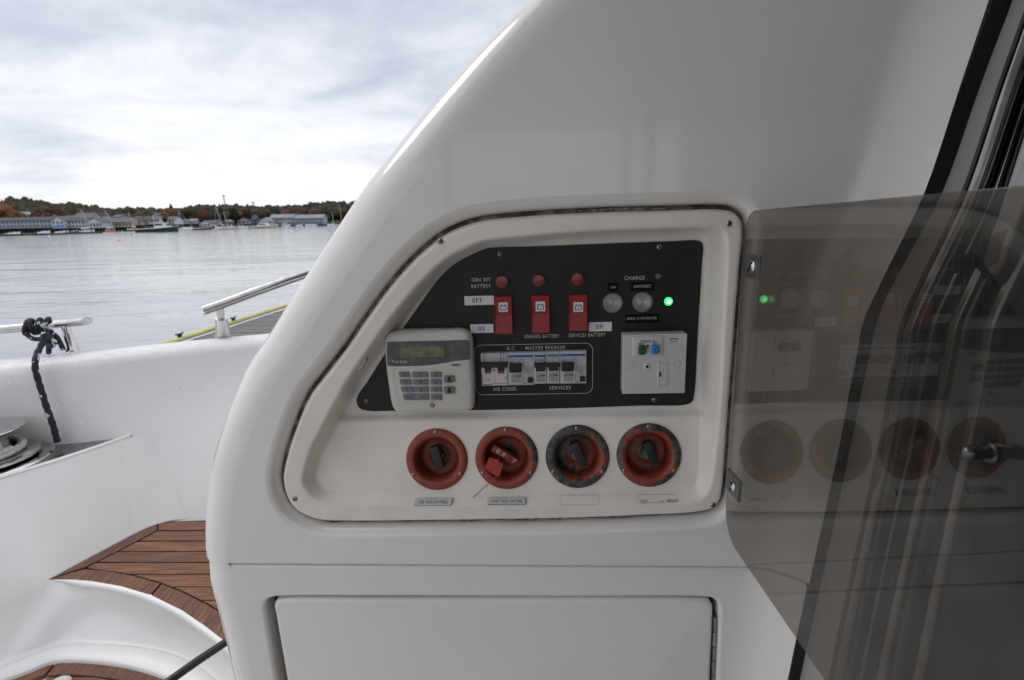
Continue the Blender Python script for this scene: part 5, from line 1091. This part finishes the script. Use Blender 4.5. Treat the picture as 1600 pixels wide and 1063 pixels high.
def mcb(x0, y0, x1, y1, label, c60, first):
    o, sub, txt = breaker(x0, y0, x1, y1, label, 2); d = x0-753; e_ = y0-162
    S_ = lambda a, b2, c, dd: (a+d, b2+e_, c+d, dd+e_)
    sub('blue_stripe', S_(766, 196, 906, 224), BF, BF+.0002, BLUE if c60 else BLUE2); sub('pole_joint', S_(832, 224, 835, 300), BF, BF+.0002, INKG)
    if c60: txt('C60', S_(790, 246, 850, 276)); txt('C63', S_(790, 284, 848, 302), INKG); sub('printed_mark', S_(868, 238, 896, 258), BF, BF+.0003, INKG); sub('printed_mark', S_(868, 268, 896, 300), BF, BF+.0003, INKG); sub('printed_mark', S_(770, 236, 776, 300), BF, BF+.0003, INKG)
    sub('lever_slot', S_(778, 340, 898, 420), BF, BF+.0003, HOLE); sub('toggle_leg', S_(782, 350, 894, 404), BF, BF+.006, BLKP, .0006)
    sub('window_frame', S_(762, 405, 908, 550), BF, BF+.0013, WPL, .0004); sub('window_recess', S_(784, 425, 893, 535), BF, BF+.0015, WPL3); sub('slider_mark', S_(842, 452, 893, 462), BF, BF+.0018, INK); sub('slider_line', S_(784, 462, 893, 465), BF, BF+.0018, INKG); sub('lever_guard', S_(766, 345, 780, 412), BF, BF+.0045, WPL, .0004); sub('lever_guard', S_(896, 343, 908, 412), BF, BF+.0045, WPL, .0004)
    if first: sub('toggle_bar', (758, 312, 1082, 356), BF, BF+.0085, BLKP, .0010)
mcb(753, 162, 911, 556, 'third breaker, narrow with C60 marking, sharing a black toggle bar', True, True)
mcb(914, 156, 1072, 554, 'fourth breaker, narrow and plain with faded blue stripe', False, False)
rcd(655, -15, 1075, 150, 1409, 553, 'rightmost breaker, wide type DFS 2 with blue stripe')

# ================================================================== fused outlet
OW = PT+.0205
def ob4(*a): return bx(Z8, *a, OW)
r4 = PF.box(973.2, 522.5, 1072, 615.3, OW)
oc = ((r4[0]+r4[2])/2, r4[1], PT)
ot = T('fused_outlet', 'white square fused outlet with green reset and blue test buttons at the plate right', 'electrical outlet', PF, oc)
o = ccw(rrect(*r4, .0010, 3)); mb = MB(); mb.loft([[(x, y, PT) for x, y in offset(o, -.0006)], [(x, y, OW-.001) for x, y in o], [(x, y, OW) for x, y in offset(o, -.0009)]], WPL, cap1=True); ot.part('body', mb)
mb = MB(); mb.prism(rrect(*ob4(305, 285, 597, 478), .002), OW, OW+.0022, WPL, bev=.0011, seg=3); md = ot.part('switch_module', mb); OM = OW+.0022
def obx(*a): return bx(Z8, *a, OM)
for s, b4, nm in (('RESET', (356, 372, 428, 462), 'green_button'), ('TEST', (483, 368, 560, 455), 'blue_button')):
    mb = MB(); mb.prism(rrect(*obx(*b4), .0024), OM, OM+.0045, GREENB if 'green' in nm else BLUEB, bev=.0016, seg=3); b_o = ot.part(nm, mb)
    r_ = obx(*b4); mb = MB(); mb.lathe(((r_[0]+r_[2])/2, (r_[1]+r_[3])/2, OM+.0045), [(.0026, .00005), (.0024, .0004), (.0018, .0001), (.0002, .0001)], GREENB if 'green' in nm else BLUEB, 16); ot.part('dimple', mb, b_o)
def ot_t(s, b4, w_, bold=.02): ot.part('lettering', text_mb(s, bx(Z8, *b4, w_), w_+.0002, INK, bold=bold), md)
ot_t('TEST BEFORE USE', (377, 326, 518, 341), OM); ot_t('RESET', (360, 350, 418, 366), OM); ot_t('TEST', (497, 345, 541, 360), OM); ot_t('INDICATOR', (432, 400, 474, 409), OM, 0); ot_t('RED ON', (434, 413, 472, 422), OM, 0); ot_t('BLACK', (436, 425, 468, 433), OM, 0); ot_t('OFF', (440, 436, 462, 444), OM, 0)
ot_t('PROTECTOR', (669, 302, 750, 320), OW, .04); ot_t('30mA  2ms', (669, 330, 745, 342), OW, .02)
def disc(Z, x, y, r, w_, mt, th, name, hgt=.0004, parent=None, sx=1, ring=False):
    px = Z(x, y); u, v = PF.hit(*px, w_); mb = MB()
    if ring: mb.loft([[(u+r*k*math.cos(a), v+r*k*math.sin(a), w_+.0002) for a in np.linspace(0, 2*math.pi, 32, endpoint=False)] for k in (1, .94)], mt); 
    else: mb.lathe((u, v, w_), [(r, 0), (r, hgt*.7), (r*.92, hgt), (r*.1, hgt)], mt, 28)
    return th.part(name, mb, parent)
disc(Z8, 451, 381, .0018, OM, INK, ot, 'indicator_window'); disc(Z8, 291, 573, .0045, OW, INKG, ot, 'screw_cover_edge', ring=True); disc(Z8, 291, 573, .0042, OW, WPL, ot, 'screw_cover', .0003); disc(Z8, 745, 553, .0045, OW, INKG, ot, 'screw_cover_edge', ring=True); disc(Z8, 745, 553, .0042, OW, WPL, ot, 'screw_cover', .0003)
mb = MB(); mb.prism(rrect(*ob4(417, 543, 475, 617), .0036), OW, OW+.001, WPL, bev=.0007, seg=2); q = ot.part('neon_surround', mb); disc(Z8, 446, 583, .0020, OW+.001, HOLE, ot, 'neon_hole', .0002, q)
mb = MB(); mb.prism(rrect(*ob4(545, 540, 655, 770), .0008), OW, OW+.0008, WPL, bev=.0005); q = ot.part('fuse_holder', mb)
r_ = ob4(562, 551, 638, 764); mb = MB(); o = ccw(rrect(*r_)); mb.loft([[(x, y, OW+.0010) for x, y in o], [(x, y, OW+.0010) for x, y in offset(o, -.0003)]], INKG); mb.rect(bx(Z8, 562, 630, 580, 681, OW), OW+.0008, OW+.0011, HOLE); mb.rect(bx(Z8, 594, 600, 600, 705, OW), OW+.0008, OW+.0011, WPL3); ot.part('fuse_carrier', mb, q)

# ================================================================== alarm keypad
KW = PT+.021
kc = (float(PF.hit(672, 640, PT)[0]), float(PF.hit(672, 643, PT)[1]), PT)
kt = T('alarm_keypad', 'cream alarm keypad with grey keys and green display over the plate left end', 'keypad', PF, kc)
kp = [(622, 516), (640, 514.8), (700, 513.8), (722, 514), (732, 517.5), (738, 527), (740, 560), (742, 600), (742, 626), (740, 636), (731, 641), (700, 642), (640, 643.5), (624, 643), (617, 639), (613, 630), (608, 600), (604, 570), (602.5, 540), (603, 529), (609, 519.5)]
ko = ccw(resample(catmull(PF.hits(kp, PT+.012), True, 6), .003)); mb = MB(); rr = [[(x, y, PT) for x, y in offset(ko, -.001)], [(x, y, PT+.012) for x, y in ko]]
for k in range(1, 6): a = k/5*math.pi/2; rr.append([(x, y, PT+.012+.009*math.sin(a)) for x, y in offset(ko, -.0075*(1-math.cos(a)))])
mb.loft(rr, CREAM, cap1=True); kb = kt.part('body', mb, ang=60)
K2 = lambda *p: [PF.hit(*Z6(x, y), KW+.0006) for x, y in p]
# smoked window with wavy lower edge, wraps the upper body
win = K2((262, 178), (400, 174), (600, 170), (762, 166), (776, 180), (778, 230), (776, 288), (740, 292), (690, 297), (630, 308), (560, 320), (480, 328), (400, 330), (264, 330), (258, 300), (257, 230)); mb = MB(); mb.prism(win, KW-.004, KW+.0006, SMOKE, bev=.0004); kt.part('smoked_window', mb)
q = K2((257, 232), (257, 182), (264, 176), (268, 230), (270, 330), (262, 330)); 
mb = MB(); mb.prism(rrect(*bx(Z6, 345, 205, 613, 272, KW), .0008), KW, KW+.0009, LCD); kt.part('display', mb)
mb = text_mb('G-TAG', bx(Z6, 310, 294, 384, 309, KW), KW+.0009, PRINT, bold=.03); a, b2 = K2((290, 293), (305, 293))[:2]; c = K2((297, 308))[0]; mb.add([(*a, KW+.0009), (*c, KW+.0009), (*b2, KW+.0009)], [[0, 1, 2]], PRINT); kt.part('lettering', mb)
for q4 in ((290, 183, 370, 190), (470, 181, 560, 187)): pass
# keypad field ridge
o = ccw([*K2((300, 345), (500, 345), (640, 340), (735, 330), (752, 345), (752, 400), (750, 500), (742, 520), (620, 530), (600, 555), (350, 560), (335, 545), (315, 480))]); o = resample(catmull(o, True, 4), .003); mb = MB(); mb.loft([[(x, y, KW-.0001) for x, y in offset(o, .0006)], [(x, y, KW+.0004) for x, y in o], [(x, y, KW+.0004) for x, y in offset(o, -.0005)], [(x, y, KW-.0001) for x, y in offset(o, -.001)]], CREAM); kt.part('key_field_ridge', mb, kb, ang=180)
cols = [[(331, 398), (414, 514), (529, 599)], [(336, 408), (419, 516), (530, 600)], [(345, 420), (424, 518), (531, 601)], [(357, 430), (430, 520), (532, 601)]]; rws = [(364, 398), (411, 444), (457, 490), (502, 540)]; ks = ['123', '456', '789', None]
for r_ in range(4):
    for c_ in range(3):
        x0, x1 = cols[r_][c_]; y0, y1 = rws[r_]; sk = 6 if c_ == 0 else 2; pts = K2((x0, y0+2), (x1-2, y0), (x1+sk, y1), (x0+sk+2, y1)); cx_ = sum(p[0] for p in pts)/4; pts = ccw(pts)
        mb = MB(); pp = [p for p in pts]; rd = []
        for i in range(4):   # round the corners
            a, b2, c = np.array(pp[i-1]), np.array(pp[i]), np.array(pp[(i+1) % 4]); rd += [tuple(b2+(a-b2)/np.linalg.norm(a-b2)*.0012), tuple(b2+(a-b2)/np.linalg.norm(a-b2)*.0003+(c-b2)/np.linalg.norm(c-b2)*.0003), tuple(b2+(c-b2)/np.linalg.norm(c-b2)*.0012)]
        mb.prism(rd, KW-.001, KW+.0022, KEYG, bev=.0005, seg=2); s = ['No', '0', 'Yes'][c_] if r_ == 3 else ks[r_][c_]; kk = kt.part('key', mb)
        w_, h_ = (36, 14) if (r_ == 3 and c_ != 1) else (15 if s != '1' else 6, 18); xm, ym = (x0+x1+sk)/2, (y0+y1)/2+2
        kt.part('lettering', text_mb(s, bx(Z6, xm-w_/2, ym-h_/2, xm+w_/2, ym+h_/2, KW+.0022), KW+.0025, INK), kk)
for y0, y1, crn in ((389, 434, 1), (458, 502, 0)):
    r4 = bx(Z6, 615, y0, 682, y1, KW+.002); q = rrect(*r4, .0035); q = [(max(x, r4[0]) if x > (r4[0]+r4[2])/2 else (r4[0] if abs(x-r4[0]) < .004 else x), y) for x, y in q]
    mb = MB(); mb.prism(rrect(*r4, .0022), KW-.001, KW+.0022, KEYG, bev=.0005); kk = kt.part('key', mb); xm, ym = 648, (y0+y1)/2
    mb = MB(); z = KW+.0026
    for a4 in ((638, ym-16, 658, ym-8), (641, ym-8, 655, ym+1), (636, ym+2, 660, ym+15), (660, ym+8, 663, ym+15)): r_ = bx(Z6, *a4, KW+.002); mb.add([(r_[0], r_[1], z), (r_[2], r_[1], z), (r_[2], r_[3], z), (r_[0], r_[3], z)], [[0, 1, 2, 3]], INK)
    kt.part('person_icon', mb, kk)
disc(Z6, 542, 572, .0036, KW, HOLE, kt, 'screw_hole', .0002); disc(Z6, 542, 573, .0024, KW+.0001, SCREW, kt, 'screw', .0006)
u, v = PF.hit(*Z6(690, 322), KW); mb = MB(); mb.add([(u+.0068*math.cos(a), v+.0016*math.sin(a), KW+.0004) for a in np.linspace(0, 2*math.pi, 20, endpoint=False)], [list(range(20))], INKG); mb.loft([[(u+.0068*k*math.cos(a), v+.0016*k*math.sin(a), KW+h_) for a in np.linspace(0, 2*math.pi, 20, endpoint=False)] for k, h_ in ((1.18, 0), (1.1, .0007), (.95, .0003))], CREAM); kt.part('status_lamp', mb)

# ================================================================== extinguisher pull bowls
spec = [(0.80, 11, R(-80), 0), (.67, 5, R(15), 0), (.50, 23, R(180), 0), (.585, 31, R(60), 0)]
hl = ['first red extinguisher handle bowl from the left, paint nearly intact, black knob', 'second red extinguisher handle bowl, with red lettered handle and red seal tag', 'third red extinguisher handle bowl, paint badly flaked to grey, black knob', 'rightmost red extinguisher handle bowl, paint flaked on its upper right rim, black knob']
knob = [((682.7, 716), 14.5, 37, R(15), BLKP), ((789.5, 712), 12.5, 47, R(57), REDH), ((905, 711), 14.5, 41, R(22), BLKP), ((1018.5, 709.5), 14.0, 40, R(22), BLKP)]
for i, ((cu, cv), r) in enumerate(zip(ringc, ringr)):
    thr, sd_, an, _ = spec[i]; pm_ = peelmat('flaking_red_paint', sd_, thr, an)
    th = T('extinguisher_bowl', hl[i], 'pull handle', FS, (cu, cv, 0), 'red fire extinguisher pull handles'); c = (cu, cv, 0)
    prof = [(r, 0.0), (r, .0012), (r*.985, .0022), (r*.93, .0034), (r*.86, .0040), (r*.79, .0040), (r*.745, .0030), (r*.71, .0010), (r*.685, -.002), (r*.665, -.008), (r*.655, -.019), (r*.64, -.0235), (r*.60, -.0255), (r*.36, -.0265), (r*.33, -.0255), (r*.05, -.0255)]
    mb = MB(); mb.lathe(c, prof, pm_, 72); bowl = th.part('red_bowl', mb, ang=70)
    sp_ = [(2, 90), (0, 212), (0, 328)]
    for _, a in ((0, 90), (0, 212), (0, 328)):
        th.inst('screw', SCREWME, (cu+r*.90*math.cos(R(a)), cv+r*.90*math.sin(R(a)), .0032), bowl, rot=rng.uniform(0, 1.5), scale=.88)
    (kx, ky), kw_, kl, ka, km = knob[i]; KH = .004; a0 = FS.hit(kx, ky, KH-.004); s1 = (FS.hit(kx+1, ky, KH)[0]-FS.hit(kx, ky, KH)[0])
    mb = MB(); mb.lathe((cu+.001, cv, 0), [(.012, -.0255), (.012, -.0235), (.0085, -.0225), (.0075, -.010), (.0075, -.006)], INKG if i != 1 else BLKP, 28); th.part('spindle', mb)
    hw, hl_ = kw_/2*s1, kl/2*s1; mb = MB(); mb.prism([rot(p, a0, ka) for p in rrect(-hw, -hl_, hw, hl_, .0018)], -.012, KH-.003, km, bev=.0015, seg=3); kn = th.part('handle_bar', mb)
    if i == 1:
        f_ = KH-.003; tz = f_+.0003
        for s, du in (('E', -.26), ('R', -.09), ('.', .06), ('7', .34)):
            e_ = rot((0, -du*2*hl_), a0, ka); bb = (e_[0]-.0026, e_[1]-.0032, e_[0]+.0026, e_[1]+.0032) if s not in '.' else (e_[0]-.0006, e_[1]-.0006, e_[0]+.0006, e_[1]+.0006)
            th.part('lettering', text_mb(s, bb, tz, PRINT, rot=R(-33), bold=.0, mirror=(s == 'R')), kn)
        # seal tag
        tg = T('seal_tag', 'bright red plastic seal tag with thin wire hanging from the red handle', 'seal tag', FS, (cu-.016, cv-.012, .006)); ZS = lambda x, y: (740+x/8.854, 660+y/8.854)
        S1 = [FS.hit(*ZS(x, y), .007) for x, y in ((150, 640), (215, 490), (345, 520), (372, 560), (300, 742))]; mb = MB(); mb.prism(S1, .0005, .007, REDT, bev=.0008); tg.part('tag_body', mb)
        S2 = [FS.hit(*ZS(x, y), .010) for x, y in ((295, 740), (372, 558), (420, 572), (362, 752))]; mb = MB(); mb.prism(S2, .0004, .010, REDT, bev=.001); tg.part('tag_edge', mb)
        p0 = FS.hit(*ZS(330, 745), .008); p1 = FS.hit(734.5, 781.5, .003); mb = MB(); mb.tube([(*p0, .008), ((p0[0]+p1[0])/2, (p0[1]+p1[1])/2+.001, .009), (*p1, .003)], .0006, REDI, 6); tg.part('wire', mb)
        p0 = FS.hit(*ZS(345, 500), .006); p1 = FS.hit(*ZS(340, 470), .002); mb = MB(); mb.tube([(*p0, .006), (*p1, .002)], .0006, REDI, 6); tg.part('wire', mb)
# name plates
for b4, s, tb, l_ in (((97, 483, 300, 522), 'STB  ENG. EXTING.', (118, 494, 278, 511), 'silver name plate reading STB ENG. EXTING. under the first red bowl'), ((495, 479, 700, 517), 'PORT ENG. EXTING.', (516, 490, 684, 506), 'silver name plate reading PORT ENG. EXTING. under the second red bowl')):
    a, b2 = Z7(b4[0], b4[1]), Z7(b4[2], b4[3]); r_ = PF.box(a[0], a[1], b2[0], b2[1], -.006); um = (r_[0]+r_[2])/2
    hb, ht = [float(v) for v in Hi(np.array([(um, r_[1]), (um, r_[3])]))]; Pb, Pt = PF.P(r_[0], r_[1], hb), PF.P(r_[0], r_[3], ht); NPF = Fr(Pb+PF.n*.0028, PF.u, Pt-Pb); R0 = NPF.box(a[0], a[1], b2[0], b2[1], .001)
    np_ = T('name_plate', l_, 'name plate', NPF, (R0[0], R0[1], 0), 'engraved name plates')
    mb = MB(); q = rrect(*R0); q = [(x + (.0015 if y > R0[1]+.001 else -.001), y) for x, y in q] if 'STB' in s else q; mb.prism(q, -.003, .0012, INK); np_.part('backing', mb)
    mb = MB(); mb.prism(offset(ccw(q), -.0004), .0012, .0017, LABS); np_.part('face', mb)
    a, b2 = Z7(tb[0], tb[1]), Z7(tb[2], tb[3]); np_.part('lettering', text_mb(s, NPF.box(a[0], a[1], b2[0], b2[1], .0017), .0019, INK, bold=.0))
for b4 in ((887, 474, 1098, 509), (1310, 470, 1527, 499)):
    a, b2 = Z7(b4[0], b4[1]), Z7(b4[2], b4[3]); q = resample(ccw(rrect(*PF.box(a[0], a[1], b2[0], b2[1], -.004), .0025)), .0015); q2 = offset(q, -.0004); mb = MB()
    def on(p): return [(x, y, float(z)+.0005) for (x, y), z in zip(p, Hi(np.array(p)))]
    mb.loft([on(q), on(q2)], RESID)
    if b4[0] > 1200:
        for e4 in ((1322, 488, 1362, 502), (1430, 492, 1450, 497), (1465, 488, 1525, 497)): a, b2 = Z7(e4[0], e4[1]), Z7(e4[2], e4[3]); r_ = PF.box(a[0], a[1], b2[0], b2[1], -.004); p = resample(rrect(*r_, .0008), .001); mb.add(on(p), [list(range(len(p)))], RESID)
    cp.part('adhesive_mark', mb)
# ================================================================== strip, jamb, stainless door frame at the right
SW = [(34, -140), (34, 0), (32, 135), (30, 298), (26, 367), (22, 446), (23, 505), (22, 557), (21, 616), (20, 692), (20, 839), (20, 986), (19, 1063), (18, 1200), (18, 1420)]
def shift(dx0, dx1, w_):   # polyline parallel to the strip, dx grows linearly from top (dx0) to the bottom (dx1) of the photo
    return [B.hit(x + dx0 + (dx1-dx0)*(y/1063 if y > 0 else 0), y, w_) for x, y in strip_px]
le = B.hits(strip_px, FL+.003); re_ = [B.hit(x+d_, y, FL+.003) for (x, y), (d_, _) in zip(strip_px, SW)]
def curve_strip(mb, l_, r_, w0, w1, mt, n=70):
    l2 = catmull(l_, False, 5); r2 = catmull(r_, False, 5); mb.loft([[(p[0], p[1], w0) for p in l2], [(p[0]+.001, p[1], w1) for p in l2], [(p[0]-.001, p[1], w1) for p in r2], [(p[0], p[1], w0) for p in r2]], mt, closed=False, flip=True)
mb = MB(); curve_strip(mb, le, re_, FL-.02, FL+.004, SEAL); solo('webbing_strip', mb, 'long black ribbed webbing strip along the coaming edge behind the tinted door', 'strip', fr=B, c=(le[5][0], le[5][1], FL), ang=60)
JW = FL-.004
df_ = T('door_frame', 'stainless sliding door frame of slanted parallel tubes at the right edge', 'door frame', B, (float(B.hit(1450, 600)[0]), float(B.hit(1450, 600)[1]), JW))
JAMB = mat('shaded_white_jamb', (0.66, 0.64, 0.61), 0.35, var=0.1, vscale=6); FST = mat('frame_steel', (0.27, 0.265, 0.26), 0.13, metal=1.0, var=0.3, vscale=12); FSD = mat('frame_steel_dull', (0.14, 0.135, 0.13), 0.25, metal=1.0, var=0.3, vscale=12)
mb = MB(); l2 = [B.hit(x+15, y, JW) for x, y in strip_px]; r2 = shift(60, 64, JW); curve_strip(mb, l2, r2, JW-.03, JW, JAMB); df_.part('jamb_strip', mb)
# convex / concave stainless profiles: (dx top, dx bottom, radius, height)
def profile(dx0, dx1, halfpx, h_, mt, name, wbase=JW):
    c_ = catmull(shift(dx0, dx1, wbase), False, 5); rows = []
    sc_ = halfpx*.68/FOC
    for k in range(9):
        a = math.pi*k/8; rows.append([(p[0]-sc_*math.cos(a), p[1], wbase-.004+h_*math.sin(a)) for p in c_])
    mb = MB(); mb.loft(rows, mt, closed=False, flip=True); return df_.part(name, mb, ang=180)
profile(71, 74, 12, .016, FST, 'frame_tube')
profile(94, 96, 7, .004, FSD, 'frame_channel')
profile(112, 114, 5, .006, FST, 'frame_bead')
profile(136, 138, 11, .018, FST, 'frame_tube')
profile(166, 168, 9, .005, FSD, 'frame_channel')
profile(196, 200, 14, .016, FST, 'frame_tube')
DARKF = mat('dark_frame_coating', (0.035, 0.034, 0.033), 0.25, var=0.2, vscale=20)
mb = MB(); curve_strip(mb, shift(60, 62, JW), shift(420, 330, JW), JW-.05, JW-.012, DARKF); df_.part('backing_plate', mb)
mb = MB(); curve_strip(mb, shift(215, 262, JW), shift(900, 800, JW), JW-.02, JW-.004, GLASSD); solo('sliding_door_glass', mb, 'dark glass of the cabin sliding door in the lower right corner', 'glass door', fr=B, c=(.75, -.4, JW))
# grab rail end piece
GR = [tuple(B.P(*B.hit(x, y, w_), w_)) for x, y, w_ in ((1660, 100, .05), (1625, 200, .05), (1592, 300, .05), (1562, 385, .048), (1552, 415, .044), (1545, 432, .034))]
mb = MB(); gp = resample(catmull(GR, False, 6), .006, False); mb.tube(gp, [.019]*(len(gp)-4) + [.0175, .0145, .010, .003], FST, 28); solo('grab_rail', mb, 'fat polished steel grab rail end seen through the tinted door', 'grab rail', c=GR[3], ang=180)
q0 = B.hit(1497, 412, .03); mb = MB(); mb.prism(rrect(q0[0]-.007, q0[1]-.012, q0[0]+.007, q0[1]+.012, .002), .0, .034, BLKP, bev=.002); solo('latch_block', mb, 'small black latch block on the stainless door frame', 'latch', fr=B, c=(*q0, 0))
# ================================================================== tinted acrylic door
Hp = B.P(*B.hit(1150, 560, .035), .035)
DR = Fr((Hp[0], Hp[1], Hp[2]), (0, -1, 0), (0, 0, 1))          # u towards the camera, v up, normal to the left
vt = .0 - Hp[2] + .006; vb = -.4045 - Hp[2]
def arc(cx, cy, r, a0, a1, n=8): return [(cx+r*math.cos(R(a0+(a1-a0)*k/n)), cy+r*math.sin(R(a0+(a1-a0)*k/n))) for k in range(n+1)]
vt2 = .0128-Hp[2]; ol = arc(.022, vt-.026, .022, 90, 180) + arc(.040, vb+.040, .040, 180, 270) + arc(.565, vb+.045, .045, 270, 380, 8) + arc(.425, vt2-.05, .05, 20, 90, 6)
dt = T('tinted_door', 'open smoked acrylic panel door reflecting the switches, edge on the right', 'cover door', DR, (0, float(vb), 0))
mb = MB(); mb.prism(ol, -.0045, 0, ACR, bev=.0006); dt.part('acrylic_panel', mb)
TABM = mat('grey_hinge_tab', (0.10, 0.10, 0.105), 0.35, var=0.3, vscale=60)
for px, py in ((1178, 417), (1147.5, 760)):
    u, v = DR.hit(px, py, .001); mb = MB(); mb.prism(rrect(u-.022, v-.0135, u+.015, v+.0135, .0015), .0002, .0022, TABM, bev=.0004); t_o = dt.part('hinge_tab', mb); dt.inst('slotted_screw', SLOTME, (u-.001, v, .0022), t_o, rot=R(60) if py < 500 else R(85), scale=1.35)
u, v = DR.hit(1553, 707, 0); mb = MB(); mb.lathe((u, v, 0), [(.0058, 0), (.0058, .003), (.0040, .0035), (.0040, .011), (.0045, .012), (.0045, .0145), (.0037, .0168), (.0019, .0180), (.0003, .0183)], FSD, 28); dt.part('door_knob', mb, ang=50)
